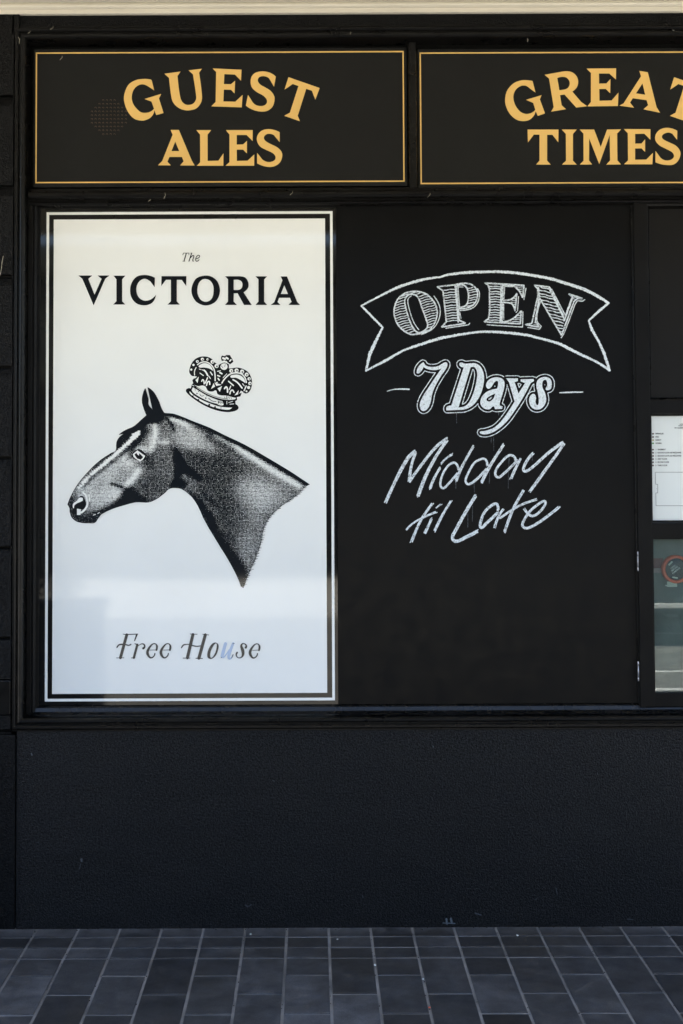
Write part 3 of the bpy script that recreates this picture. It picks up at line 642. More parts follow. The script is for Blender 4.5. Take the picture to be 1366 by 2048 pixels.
a.build('lettering', M['v_ink'], po)['label'] = 'small italic word The'
F1, F2 = View(225, 1255, 11.383), View(340, 1255, 7.189)
a = Art(TY)
def e_(view, dx=0):
    a.stroke(view, f"{850+dx},515,12 {1000+dx},510,14", step=0.6)
    a.stroke(view, f"{1000+dx},515,42 {1012+dx},430,46~ {985+dx},378,24~ {930+dx},370,24~ {860+dx},430,40~ {803+dx},530,60~ {800+dx},600,62~ {850+dx},680,40~ {900+dx},685,30~ {950+dx},640,26~ {965+dx},590,26", step=0.6)
for sp in ("325,165,66 180,690,66", "240,150,14 300,160,22 570,150,22", "555,160,40 502,300,24", "90,692,14 260,690,14", "100,455,28 150,395,32~ 220,385,34~ 300,390,30~ 370,405,28~ 418,385,30",
           "505,368,14 565,388,34", "565,392,54 485,690,54", "430,692,16 512,692,18", "590,420,12 650,375,18~ 710,380,30~ 735,430,34~ 700,475,54"): a.stroke(F1, sp, step=0.6)
e_(F1); e_(F1, 306)
a.build('lettering', M['v_ink_sheen'], po)['label'] = 'dark italic word Free'
a = Art(TY)
for sp in ("330,100,44 250,437,44", "508,105,44 415,442,44", "290,93,9 390,97,10", "470,97,9 557,107,10", "187,440,11 287,440,9", "372,443,11 467,445,11", "165,290,18 195,252,20~ 240,243,14~ 285,243,12", "310,256,18 380,270,16~ 440,264,14",
           "1090,288,34 1096,258,22~ 1060,230,13~ 1035,240,22~ 1025,270,34~ 1045,330,46~ 1050,385,38~ 1030,425,20~ 990,437,13~ 958,415,16~ 953,385,22~ 965,360,26",
           "736,434,9 742,428,9", "885,440,7 895,425,9~ 907,388,11", "905,232,8 926,228,8"): a.stroke(F2, sp, step=0.6)
a.poly(shape(F2, "650,215~ 695,245~ 695,310~ 660,400~ 600,450~ 550,440~ 535,390~ 555,310~ 600,240~", "662,230~ 672,260~ 655,350~ 620,415~ 590,435~ 578,400~ 590,330~ 630,255~"))
FE = View(340 + (1133 - 768*.6316)/7.189, 1255 + (227 - 355*.6316)/7.189, 11.383); e_(FE)
a.build('lettering', M['v_ink_sheen'], po)['label'] = 'dark italic word House with a worn u'
a = Art(TY)                                      # the u has been scratched down to pale blue streaks
for sp in ("798,232,44 755,390,46~ 748,425,30~ 790,410,18~ 850,320,16", "908,228,34 850,385,44~ 845,440,36~ 872,446,22~ 900,400,12"):
    pts = a.stroke(F2, sp, step=0.7)
fu = a.build('scratched_letter', M['v_blue'], po); fu['label'] = 'worn pale blue letter u'
# --- crown emblem
CR = View(360, 690, 8.5375); a = Art(TY)
a.poly(shape(CR, "100,770~ 150,735 185,740 200,680 225,650 210,600 240,570 240,530 200,525~ 160,470~ 165,400~ 200,310~ 260,240~ 350,200~ 460,200~ 540,235~ 600,300~ 660,340 720,310~ 760,300~ 800,310 835,330 835,400 900,395~ 980,385~ 1080,410~ 1170,470~ 1220,570~ 1230,660~ 1210,750~ 1170,810~ 1120,830 1060,800 1030,880 970,890 975,940 945,960 950,1010 990,1040~ 995,1090~ 930,1130~ 800,1145~ 620,1115~ 430,1040~ 250,930~ 130,830~"))
a.poly(shape(CR, "700,215~ 720,180 760,190 790,172 850,170 890,235 912,285 890,305 855,332 825,305 760,262 715,275"))
cb = a.build('crown_emblem', M['v_ink'], po); cb['label'] = 'engraved crown printed above the horse'
w = Art(TY - 0.0015, 0.00003)
for c, r_ in (((192, 420), 18), ((230, 340), 20), ((296, 282), 24), ((382, 243), 27), ((470, 247), 20), ((555, 286), 33), ((625, 358), 36), ((875, 440), 33), ((965, 435), 35), ((1060, 455), 36), ((1137, 505), 34), ((1180, 577), 28), ((1195, 655), 30), ((1172, 725), 27), ((1135, 790), 16)): w.disc(CR(*c), r_/8.5375)
for sp, wd in (("250,515 248,450~ 275,385", 14), ("300,335 380,292~ 470,297~ 550,360~ 590,450~ 600,610", 20), ("715,650 770,570~ 850,500~ 950,475~ 1050,495~ 1110,560~ 1132,640", 22), ("1095,780 1130,700", 20)): w.stroke(CR, sp, wd, step=0.8)
for sp in ("320,372~ 380,318~ 450,312~ 520,352~ 568,445 500,402~ 420,385~", "860,542~ 950,505~ 1040,525~ 1100,585~ 1115,650 1040,600~ 960,560~", "320,540 265,600 300,650", "575,650 530,750 600,710", "590,640 712,680 620,700", "718,700 640,740 680,800", "1000,770 930,862 992,842", "1040,780 1010,832 1082,802", "230,530 290,540 250,575",
           "690,380~ 720,322~ 790,322~ 808,390~ 750,425~", "245,680 310,702~ 380,692~ 430,705~ 480,782~ 560,795~ 612,775~ 640,835~ 700,860~ 800,865~ 900,892~ 955,902 935,928~ 800,935~ 640,905~ 460,835~ 310,745~",
           "222,722 300,768~ 450,858~ 640,938~ 720,958 735,1028~ 620,1008~ 450,945~ 300,865~ 205,785~", "165,790 250,870~ 420,960~ 640,1042~ 760,1062~ 890,1070 830,1105~ 660,1085~ 450,1015~ 280,915~ 172,830~"): w.poly(shape(CR, sp))
for sp, wd in (("340,480 400,522", 14), ("410,430 440,460~ 472,520", 26), ("490,530 520,572", 14), ("520,462 552,512", 18), ("330,410 350,418", 12), ("370,420 395,432", 10), ("830,620 912,692", 22), ("905,592 980,640~ 1060,735", 24), ("1068,660 1098,700", 12), ("370,620 395,592~ 412,665", 18), ("470,560 432,650", 20), ("452,690 490,620~ 508,672", 22), ("760,745 795,718~ 812,805", 26), ("866,702 842,760", 18), ("852,835 885,770~ 922,808", 22),
               ("735,225 770,240", 34), ("790,215 820,235", 30), ("850,275 872,250", 22), ("792,285 790,300", 26), ("640,450 690,440", 14), ("680,470 715,490", 26), ("640,520 680,535", 20), ("650,570 670,600", 22), ("735,560 800,490", 10), ("620,640 640,640", 16), ("800,960 800,1010", 10), ("830,985 900,960", 10), ("850,1010 920,1005", 10), ("700,1090 760,1095", 10), ("210,690 240,700", 9)): w.stroke(CR, sp, wd, step=1)
wo = w.build('highlight', M['v_white'], cb)
k_ = Art(TY - 0.0045, 0.00003)
for c, r_ in (((300, 285), 9), ((388, 250), 11), ((476, 250), 9), ((560, 292), 12), ((630, 364), 14), ((880, 444), 13), ((972, 440), 14), ((1066, 462), 14), ((1140, 510), 13), ((1186, 580), 11), ((1200, 660), 12), ((290, 828), 11), ((318, 792), 9), ((440, 907), 12), ((456, 870), 8), ((312, 938), 18), ((500, 1022), 18), ((222, 872), 14), ((600, 1060), 16), ((560, 1000), 9), ((380, 985), 9), ((665, 975), 14), ((700, 1075), 9)): k_.disc(CR(*c), r_/8.5375, 9)
for sp, wd in (("250,690 420,800~ 620,885~ 820,925", 8), ("340,840 365,872~ 405,862", 9), ("490,910 550,955~ 615,965", 10), ("705,970 740,995~ 770,970", 10), ("390,935 500,975~ 640,1010", 9), ("760,885 770,912", 8), ("800,850 800,915", 12), ("830,885 845,915", 8), ("870,895 880,918", 8), ("255,740 262,775", 7), ("280,700 285,718", 7), ("700,350 735,395", 6), ("775,330 760,370", 6), ("650,950 655,1005", 7), ("690,965 700,1010", 7)): k_.stroke(CR, sp, wd, step=1)
k_.build('engraved_line', M['v_ink'], cb)
# --- horse head emblem: one silhouette whose ink density follows the engraving's tone
H1, H2 = View(120, 760, 4.879), View(330, 800, 4.406)
sil = parse("75,1215 110,1130~ 180,1010~ 300,870~ 400,780~ 500,715~ 545,690~ 553,610~ 580,560~ 635,520 575,532 640,490~ 720,455~ 800,385~ 845,345 820,280~ 802,210~ 810,140~ 832,82 845,130~ 862,190~ 862,240~ 905,290 885,200~ 857,72 910,115~ 960,200~ 990,280~ 1015,320", H1) \
    + parse("0,117~ 80,125~ 250,190~ 400,250~ 530,315~ 700,395~ 900,510~ 1100,630~ 1272,745 1230,770 1150,850~ 1020,940~ 920,1040~ 870,1140~ 850,1250~ 800,1400~ 740,1530~ 690,1655 670,1640 640,1560~ 560,1410~ 450,1230~ 350,1060~ 290,930~ 230,845~ 150,785~ 80,773~ 30,785~", H2) \
    + parse("1024,1097~ 940,1160~ 860,1192~ 750,1190~ 640,1215~ 500,1260~ 400,1310 370,1350~ 340,1390~ 290,1395~ 180,1385~ 120,1345~ 98,1290~ 95,1250~", H1)
hs = flow(sil, True, 5)
# ragged edge where the neck is cut off
e0, e1 = np.array(H2(1230, 770)), np.array(H2(690, 1655))
hs2 = []
for p in hs:
    q = np.array(p); hs2.append(p)
gx_, gy_ = np.meshgrid(np.arange(128, 630, 2.0), np.arange(766, 1186, 2.0)); pts = np.stack([gx_.ravel(), gy_.ravel()], 1)
T = np.full(gx_.shape, 0.68)
def blur(A, r):
    if r < 1: return A
    k = np.exp(-0.5*(np.arange(-3*r, 3*r+1)/r)**2); k /= k.sum()
    A = np.apply_along_axis(lambda v: np.convolve(np.pad(v, 3*r, mode='edge'), k, 'valid'), 0, A)
    return np.apply_along_axis(lambda v: np.convolve(np.pad(v, 3*r, mode='edge'), k, 'valid'), 1, A)
def lay(mask, val, r):
    global T
    m_ = blur(mask.reshape(gx_.shape).astype(float), r); m_ = np.clip(m_*1.15, 0, 1)
    T = T*(1-m_) + val*m_
def lpoly(view, spec, val, r): lay(inside(pts, [flow(parse(spec, view))]), val, r)
def lline(view, spec, w_, val, r):
    l = dense(flow(parse(spec, view), False), 1.0, False); w_ = w_/view.sc/2
    d = np.min(np.hypot(pts[:, None, 0] - l[None, :, 0], pts[:, None, 1] - l[None, :, 1]), axis=1); lay(d < w_, val, r)
lpoly(H1, "120,1130 300,880 560,700 780,480 1000,420 1150,600 1100,1000 860,1190 500,1260 100,1280", 0.62, 4)
lpoly(H1, "250,1010~ 560,790~ 720,760~ 680,880~ 560,1000~ 300,1090~", 0.44, 5)
lpoly(H1, "160,1120~ 300,1000~ 560,1020~ 600,1080~ 480,1190~ 320,1250~ 280,1180~", 0.44, 4)
lpoly(H1, "760,930~ 1000,900~ 1090,1000~ 1000,1100~ 860,1180~ 730,1100~", 0.74, 5)
lpoly(H1, "860,700~ 1060,640~ 1100,900~ 860,880~", 0.70, 5)
lpoly(H2, "100,300~ 400,420~ 700,640~ 640,900~ 600,1200~ 420,900~ 250,620~", 0.78, 6)
lpoly(H2, "620,700~ 900,700~ 1120,800~ 1000,930~ 870,1000~ 800,1120~ 740,950~ 640,850~", 0.58, 6)
lpoly(H2, "720,740~ 950,790~ 960,900~ 820,940~ 740,840~", 0.48, 5)
lpoly(H2, "480,1180~ 620,1180~ 700,1300~ 660,1420~ 520,1280~", 0.82, 4)
lpoly(H2, "640,1200~ 840,1180~ 800,1350~ 720,1480~ 640,1400~", 0.62, 5)
lpoly(H2, "80,250~ 260,280~ 330,400~ 150,420~", 0.5, 4)
lline(H2, "250,340 420,430", 60, 0.44, 4)
lline(H2, "35,150 150,200~ 340,305", 36, 0.2, 2)
lline(H2, "440,310 650,425~ 900,590~ 1190,760", 38, 0.18, 2)
lline(H2, "0,118 250,192~ 400,265~ 600,365", 26, 1.0, 1)
lline(H2, "240,215 340,290~ 480,360~ 600,440", 30, 0.88, 3)
lline(H2, "560,335 700,405~ 900,520~ 1272,745", 44, 1.0, 1)
lline(H1, "930,440 925,560~ 890,660", 40, 0.2, 2); lline(H1, "700,655 870,690", 40, 0.3, 2)
lline(H1, "850,545 865,580", 28, 0.2, 2); lline(H1, "970,610 1050,605", 22, 0.2, 2)
lline(H1, "770,880 710,960~ 640,1040", 40, 0.16, 2); lline(H1, "580,1090 500,1150", 40, 0.3, 3)
lline(H1, "620,800 720,830", 26, 0.25, 3); lline(H1, "560,740 680,770", 30, 0.25, 3)
lline(H1, "490,1005 620,1052", 18, 1.0, 1); lline(H1, "830,470 830,560", 40, 0.85, 3)
lpoly(H1, "560,540 640,490 720,455 800,385 845,345 800,210 832,60 920,60 1020,320 1005,400 960,420 860,412 830,450 800,480 780,500 715,520 690,560 620,640 552,700 540,610", 1.0, 1)
lline(H1, "600,600 650,560", 40, 0.86, 2); lline(H1, "830,740 870,790~ 880,850", 40, 0.88, 3); lline(H1, "700,690 690,760", 24, 0.85, 2); lline(H1, "620,860 560,960~ 520,1000", 26, 0.72, 3); lline(H1, "420,980 330,1060", 20, 0.72, 3)
lline(H1, "800,500 745,600~ 690,660", 62, 0.98, 2); lline(H1, "690,650 540,775~ 350,920~ 230,1040", 20, 0.82, 1); lline(H1, "540,700 400,800~ 250,960", 14, 0.95, 1)
lpoly(H2, "70,420 105,430 200,580 335,690 310,712 160,640 130,680 200,745 150,775 40,775 85,680 80,560", 1.0, 1)
lpoly(H2, "190,790 310,880 430,1040 500,1220 640,1390 715,1490 690,1660 640,1560 450,1230 290,930 220,840", 0.98, 2)
lline(H2, "320,800 400,890~ 480,970", 24, 0.9, 2); lline(H2, "480,990 495,1060", 18, 0.9, 2)
lpoly(H1, "640,1055 700,1045 770,1130 870,1180 850,1200 750,1195 500,1265 395,1320 385,1280 500,1225 600,1150", 0.99, 2)
lpoly(H1, "90,1240 140,1290 240,1340 330,1290 400,1290 400,1320 340,1400 180,1390 95,1300", 0.86, 2)
lpoly(H1, "110,1150 150,1130 120,1280 90,1260 70,1215", 0.85, 2)
lline(H1, "1035,345 1080,430~ 1112,490", 18, 1.0, 1); lline(H1, "1015,322 1150,350", 26, 1.0, 1)
lline(H1, "1000,420 1000,470", 60, 0.7, 3)
lpoly(H1, "782,492 772,545 700,602 560,725 430,838 300,938 195,1050 170,1075 250,955 400,828 560,688 690,560 712,520", 0.0, 0)
lline(H1, "640,560 575,640", 40, 0.9, 2)
# cut the silhouette into a fine grid that carries the ink density
fl = tessellate_polygon([[Vector((p[0], p[1], 0)) for p in hs]])
bm = bmesh.new(); vs = [bm.verts.new((p[0], p[1], 0)) for p in hs]
for t in fl:
    try: bm.faces.new([vs[i] for i in t])
    except ValueError: pass
for x in np.arange(130, 626, 4.0): bmesh.ops.bisect_plane(bm, geom=list(bm.verts)+list(bm.edges)+list(bm.faces), plane_co=(x, 0, 0), plane_no=(1, 0, 0), dist=1e-4)
for y in np.arange(768, 1184, 4.0): bmesh.ops.bisect_plane(bm, geom=list(bm.verts)+list(bm.edges)+list(bm.faces), plane_co=(0, y, 0), plane_no=(0, 1, 0), dist=1e-4)
bm.verts.index_update(); hv = np.array([v.co[:2] for v in bm.verts]); hf = [tuple(v.index for v in f.verts) for f in bm.faces]; bm.free()
horse = link_mesh('horse_emblem', [tuple(P(p[0], p[1], TY)) for p in hv], hf, M['engraving'], po)
horse['label'] = 'engraved horse head and neck facing left'
ix = np.clip((hv[:, 0] - 128)/2, 0, gx_.shape[1]-1.001); iy = np.clip((hv[:, 1] - 766)/2, 0, gx_.shape[0]-1.001)
i0, j0 = ix.astype(int), iy.astype(int); fx, fy = ix - i0, iy - j0
D = T[j0, i0]*(1-fx)*(1-fy) + T[j0, i0+1]*fx*(1-fy) + T[j0+1, i0]*(1-fx)*fy + T[j0+1, i0+1]*fx*fy
at = horse.data.attributes.new('ink_amount', 'FLOAT', 'POINT'); at.data.foreach_set('value', D.astype(np.float32))
# outline and features printed over the tone
E1, N1 = View(225, 860, 11.383), View(125, 960, 11.383)
a = Art(TY - 0.001, 0.00001)
hd = np.array(hs); keep = ~((hd[:, 0] > 492) & (hd[:, 1] > 972))
run = np.roll(hd, -int(np.argmax(~keep)), 0); rk = np.roll(keep, -int(np.argmax(~keep)))
a.ribbon(run[rk], [1.3]*int(rk.sum()), False, 0.2)
for i in range(70):                              # ragged hatch ends along the cut of the neck
    t = i/69; c = np.array(H2(*np.array(flow(parse("1225,775 1150,850~ 1020,940~ 920,1040~ 870,1140~ 850,1250~ 800,1400~ 740,1530~ 695,1640", View(0, 0, 1)), False))[int(t*48)]))
    L = random.uniform(1.5, 4.5); c = c + rng.uniform(-1, 1, 2); a.ribbon([c - (2, -0.3), c + (L, random.uniform(-1.2, .2))], [0.8, 0.6], False)
for sp in ("430,580~ 500,480~ 600,430~ 700,490~ 770,590~ 700,690~ 590,690~ 480,650~",): a.poly(shape(E1, sp))
a.poly(shape(N1, "235,640 270,590 330,530 470,470 460,400 370,392 430,370~ 500,400 542,550 505,640 430,690 420,660 330,655 300,790 225,770"))
a.stroke(N1, "620,760 800,720~ 850,740", 26); a.stroke(E1, "310,700 350,665~ 400,655", 14)
a.build('ink_line', M['v_ink'], horse)
w = Art(TY - 0.0025, 0.00003)
w.poly(shape(E1, "462,550 565,462 745,588 650,705~ 555,672~ 485,615~"))
w.stroke(N1, "470,290 530,350~ 552,420~ 568,550~ 522,655~ 430,740", 44); w.poly(shape(N1, "240,545~ 330,470~ 400,400~ 465,420~ 440,480~ 330,530~ 270,580~ 250,645~")); w.poly(shape(N1, "330,652 415,667 410,795 330,795"))
w.stroke(N1, "600,340 620,480", 22); w.stroke(N1, "700,800 750,785", 16); w.stroke(N1, "800,765 840,740", 14)
w.build('highlight', M['v_white'], horse)
a = Art(TY - 0.004); a.poly(shape(E1, "500,560 545,520 562,552 600,584 612,528 698,616 645,676 560,650")); a.build('pupil', M['v_ink'], horse)

# ------------------------------------------------------------------ chalkboard
CY = 0.054
ch = thing('chalkboard', 'black chalkboard panel lettered OPEN 7 Days Midday til Late in white chalk', 'chalkboard', (X_(970, 900, CY), CY, gz0))
g = MB(); g.box(X_(674.5, 900, CY), gx1 - 0.0005, CY, 0.09, gz0, gz1, 0.001); g.build('panel', M['chalkboard'], ch)
WY = CY - 0.001
K1, K2 = View(710, 530, 5.059), View(960, 530, 5.059)
a = Art(WY, 0.00006)
for v, sp in ((K1, "65,412,16 280,300,20~ 430,228,26~ 640,160,26~ 820,125,18~ 850,125,18~ 940,98,22~ 1150,75,26~ 1300,70,24~ 1454,68,26~ 1664,85,28~ 1824,110,26~ 1984,140,28~ 2164,195,30~ 2314,245,30~ 2444,310,30~ 2565,385,24"),
              (K1, "110,1070,16 340,950,26~ 480,870,18~ 600,825,24~ 850,745,28~ 1030,710,24~ 1250,677,20~ 1366,675,22~ 1594,690,26~ 1744,710,24~ 1864,740,22~ 2064,795,26~ 2164,845,28~ 2294,910,24~ 2444,980,22~ 2575,1065,24"),
              (K1, "65,412,18 145,495,20 280,632,20 225,740,28 150,900,32 112,1070,20"), (K2, "1300,385,22 1200,470,24 1100,562,18 1130,650,26 1200,770,22 1250,880,28 1312,1065,24")):
    a.stroke(v, sp, jit=0.28, step=1.3)
a.build('banner_outline', M['chalk'], ch)['label'] = 'chalk outline of a curved ribbon banner'
a = Art(WY, 0.00006); h_ = Art(WY - 0.012*0.05, 0.00002)
Oo = shape(K1, "640,268~ 730,300~ 800,375~ 832,470~ 810,580~ 750,660~ 670,690~ 560,700~ 450,625~ 400,520~ 398,440~ 430,350~ 500,290~ 570,270~", "545,300~ 505,350~ 510,420~ 545,540~ 590,640~ 640,685~ 700,665~ 735,620~ 720,550~ 680,440~ 640,330~ 600,300~")
Po = shape(K1, "832,220 1010,200 1120,185~ 1190,205~ 1235,260~ 1235,340~ 1190,410~ 1110,440~ 1045,442 1055,560 1120,590 875,628 925,575 890,260", "1025,215 1100,203~ 1140,255~ 1148,340~ 1120,410~ 1045,428")
Eo = shape(K2, "50,183 445,205 432,332 400,265 345,212 232,204 230,358 300,352~ 340,330~ 373,285 355,465 330,400~ 290,382~ 230,378 222,575 290,565~ 350,530~ 418,462 408,595 40,575 85,545 100,450 95,240 80,200")
No = shape(K2, "550,205 695,222 855,545 935,320 895,290 1040,340 985,340 950,370 825,712 600,330 560,570 600,630 460,603 525,590 585,320 585,240")
for L in (Oo, Po, Eo, No):
    for l in L:
        d_ = dense(l, 1.5); a.ribbon(d_, [2.9]*len(d_), True, 0.22)
for v, sp, w_ in ((K1, "570,312 535,350~ 545,430~ 590,570~ 645,655", 9), (K1, "800,315 850,400~ 862,480~ 840,570~ 780,650~ 670,703", 10), (K1, "1095,222 1042,222 1058,420", 8), (K1, "1240,240 1260,290~ 1240,380~ 1180,440~ 1062,460", 10), (K1, "1060,480 1072,540", 9), (K1, "920,640 1150,605 1160,590", 10),
                  (K2, "330,220 250,215 243,340", 8), (K2, "390,320 380,460 365,480", 9), (K2, "465,235 445,350", 10), (K2, "240,395 240,550", 8), (K2, "435,475 430,628 70,605", 10), (K2, "725,245 858,500", 11), (K2, "610,370 575,555~ 620,620 600,650 485,632", 10), (K2, "1060,350 1040,366 985,362 960,400 850,690~ 822,735", 10)): a.stroke(v, sp, w_, jit=0.2, step=1.2)
a.stroke(K2, "590,230 600,330 562,545", 16, jit=0.2); a.stroke(K1, "1015,205 1045,575", 16, jit=0.2); a.stroke(K2, "218,195 208,580", 20, jit=0.2); a.stroke(K2, "698,225 855,545", 22, jit=0.2); a.stroke(K2, "850,560 935,330", 20, jit=0.2)
h_.hatch(Oo, R(-15), 5.0, 1.7); h_.hatch(shape(K1, "895,240 1015,225 1045,565 930,585"), R(-6), 5.2, 1.9); h_.hatch(shape(K1, "1140,215~ 1235,260~ 1235,340~ 1190,410~ 1130,420~ 1148,340~ 1140,255~"), R(-8), 5.0, 1.7)
h_.hatch(shape(K2, "95,195 220,200 210,575 90,560"), R(1.5), 5.2, 2.1); h_.hatch(shape(K2, "360,215 440,210 430,325"), R(2), 4, 1.5); h_.hatch(shape(K2, "370,300 355,455 310,372"), R(0), 4, 1.4); h_.hatch(shape(K2, "415,475 405,590 300,575"), R(1), 4.2, 1.5)
h_.hatch(shape(K2, "595,225 690,225 850,565 822,700 600,325"), R(14), 5.8, 2.0); h_.hatch(shape(K2, "530,595 560,575 595,622"), R(10), 3.5, 1.3); h_.hatch(shape(K2, "910,300 1030,338 950,350"), R(16), 3.5, 1.3)
op = a.build('lettering', M['chalk_thin'], ch); op['label'] = 'outlined chalk word OPEN'
h_.build('hatching', M['chalk_thin'], op)
# 7 Days: filled letters inside a thin outline
D1, D2 = View(760, 700, 6.209), View(960, 700, 6.209)
G7 = [shape(D1, "455,285 465,230~ 500,180~ 540,150 575,195~ 640,210~ 720,200~ 790,160~ 825,155~ 838,185~ 815,240~ 760,320~ 690,440~ 650,540~ 625,660~ 590,730~ 540,758~ 505,735~ 495,670~ 530,580~ 600,470~ 680,350~ 762,230 690,250~ 600,240~ 540,212 515,260~ 475,292~"),
      shape(D1, "985,170~ 1010,155~ 1060,170~ 1180,165~ 1250,210~ 1290,310~ 1285,430~ 1240,570~ 1160,680~ 1060,735~ 950,745~ 825,750 830,705~ 885,690 1040,215 1000,205~", "1125,215 1175,215~ 1205,280~ 1195,400~ 1150,560~ 1080,680~ 975,715"),
      shape(D2, "75,440~ 100,380~ 160,345~ 230,340~ 290,370~ 305,430~ 285,530~ 245,660~ 245,690 280,700 275,730 185,735 165,700~ 120,735~ 60,730~ 15,690~ 5,640~ 30,570~ 100,510~ 210,480 225,420~ 215,385~ 180,400~ 140,460~ 100,480~", "190,540 110,580~ 80,615~ 110,640~ 160,610~"),
      shape(D2, "325,352 470,352 470,385 430,400 478,540 560,410 505,390 505,365 665,360 670,385 630,410 540,580~ 440,740~ 330,890~ 200,1000~ 90,1045~ 10,1040~ 0,1015~ 60,1005~ 180,960~ 290,850~ 430,640 360,400"),
      shape(D2, "830,500~ 880,480~ 890,400~ 860,350~ 790,335~ 720,370~ 700,440~ 720,540~ 730,620~ 715,685~ 690,650~ 695,590~ 670,545~ 625,570~ 610,640~ 640,710~ 700,740~ 770,720~ 820,640~ 810,540~ 775,460~ 780,390~ 810,370~ 830,390~ 835,440~ 815,480~")]
a = Art(WY, 0.00006); o_ = Art(WY - 0.0004, 0.00004)
bnd = np.concatenate([dense(l, 0.7) for L in G7 for l in L])
for L in G7:
    a.poly(L)
    for l in L:
        d_ = dense(l, 0.9); t_ = np.roll(d_, -2, 0) - np.roll(d_, 2, 0); t_ /= np.linalg.norm(t_, axis=1)[:, None] + 1e-9
        n_ = np.stack([-t_[:, 1], t_[:, 0]], 1)
        if inside(d_ + n_*0.6, L).mean() > 0.5: n_ = -n_
        off = 4.0 if len(d_) < 190 and l is not L[0] else 5.2
        q = d_ + n_*off
        ok = np.min(np.hypot(q[:, None, 0] - bnd[None, :, 0], q[:, None, 1] - bnd[None, :, 1]), axis=1) > off*0.94
        for L2 in G7: ok &= ~inside(q, L2)
        # runs of kept points
        idx = np.where(ok)[0]
        if len(idx) < 4: continue
        st = int(np.argmax(~ok)) if (~ok).any() else 0
        q = np.roll(q, -st, 0); ok = np.roll(ok, -st); runs = []; cur = []
        for i in range(len(q)):
            if ok[i] and (not cur or np.hypot(*(q[i]-cur[-1])) < 8): cur.append(q[i])
            elif ok[i]: runs.append(cur); cur = [q[i]]
        if cur: runs.append(cur)
        if not (~ok).any() and len(runs) == 1: runs[0].append(runs[0][0])
        for r_ in runs:
            if len(r_) > 3: o_.ribbon(r_[::2] + ([r_[-1]] if len(r_) % 2 == 0 else []), [1.7]*(len(r_[::2]) + (1 if len(r_) % 2 == 0 else 0)), False, 0.15)
da = a.build('lettering', M['chalk'], ch); da['label'] = 'filled chalk words 7 Days'
o_.build('outline', M['chalk_thin'], da)
a = Art(WY, 0.00006)
a.stroke(D1, "90,512,10 170,490,12~ 250,485,16~ 360,488,18", jit=0.2, step=1.3); a.build('dash', M['chalk'], ch); a = Art(WY, 0.00006); a.stroke(D2, "990,530,14 1130,525,18 1275,522,14", jit=0.2, step=1.3)
a.build('dash', M['chalk'], ch)
# Midday til Late: fat chalk strokes drawn as several passes
M1, M2 = View(760, 860, 6.83), View(940, 860, 6.83)
a = Art(WY, 0.00005); words_ = ['handwritten chalk word Midday', 'handwritten chalk word til', 'handwritten chalk word Late']; cnt = 0
for v, sp, w_ in ((M1, "75,995 180,760~ 300,520~ 400,360~ 485,290", 44), (M1, "490,300 430,480~ 398,705", 38), (M1, "400,708 560,485~ 760,235~ 922,112", 40), (M1, "915,140 760,370~ 620,640~ 515,915", 44), (M1, "825,510 745,650~ 680,812", 36), (M1, "828,470 900,390~ 1000,325", 28),
                  (M1, "1078,560 1050,470~ 1000,445~ 920,500~ 850,620~ 825,750~ 860,795~ 930,740~ 1060,590", 32), (M1, "1280,215 1110,520~ 1035,710", 36), (M2, "238,490 215,405~ 160,395~ 60,450~ -20,580~ -60,690~ -30,740~ 60,700~ 230,530", 32), (M2, "465,190 270,500~ 155,720", 40),
                  (M2, "628,430 600,360~ 530,348~ 430,440~ 347,570~ 375,645~ 450,605~ 650,410", 34), (M2, "690,390 630,510~ 555,675", 36), (M2, "865,315 790,400~ 728,530~ 755,565~ 850,510~ 1050,330~ 1200,215~ 1285,160", 40), (M2, "1285,185 1150,380~ 1000,590~ 815,845", 40),
                  (M1, "722,995 560,1230~ 425,1540", 36), (M1, "350,1375 450,1275~ 620,1180~ 780,1115", 28), (M1, "710,1200 660,1310~ 605,1425", 36), (M1, "752,1080 800,1035~ 845,1008", 22), (M1, "975,960 860,1150~ 740,1390", 34),
                  (M1, "1310,890 1170,1120~ 1050,1340~ 990,1475~ 1040,1520~ 1160,1470~ 1345,1375", 46), (M2, "385,1100 370,1015~ 320,1015~ 200,1120~ 140,1280~ 155,1335~ 220,1280~ 390,1120", 38), (M2, "455,1080 385,1190~ 335,1335", 34), (M2, "730,825 600,1060~ 470,1400", 38), (M2, "405,1210 560,1100~ 700,1020~ 910,945", 32),
                  (M2, "740,1075 795,1145~ 860,1175~ 950,1120~ 1030,1010~ 1020,970~ 940,1010~ 820,1110~ 728,1250~ 720,1315~ 780,1342~ 930,1270~ 1110,1140~ 1225,1045", 36)):
    if cnt in (14, 19): a.build('lettering', M['chalk_thin'], ch)['label'] = words_[0 if cnt == 14 else 1]; a = Art(WY, 0.00005)
    cnt += 1; k = 3; base_ = flow([(p[0], p[1], True) for p in parse(sp.replace('~', ''), v)], False, 7)
    q = dense(base_, 2.2, False); t_ = np.gradient(q, axis=0); t_ /= np.linalg.norm(t_, axis=1)[:, None] + 1e-9; n_ = np.stack([-t_[:, 1], t_[:, 0]], 1)
    W = w_/v.sc
    for j in range(k):
        of = (j - 1)*W*0.33 + 0.25*np.sin(np.linspace(0, random.uniform(2, 6), len(q)) + j*2)
        i0_, i1_ = random.randint(0, 1), len(q) - random.randint(0, 1)
        a.ribbon((q + n_*of[:, None])[i0_:i1_], [W*0.36]*(i1_ - i0_), False, 0.25)
la = a.build('lettering', M['chalk_thin'], ch); la['label'] = words_[2]
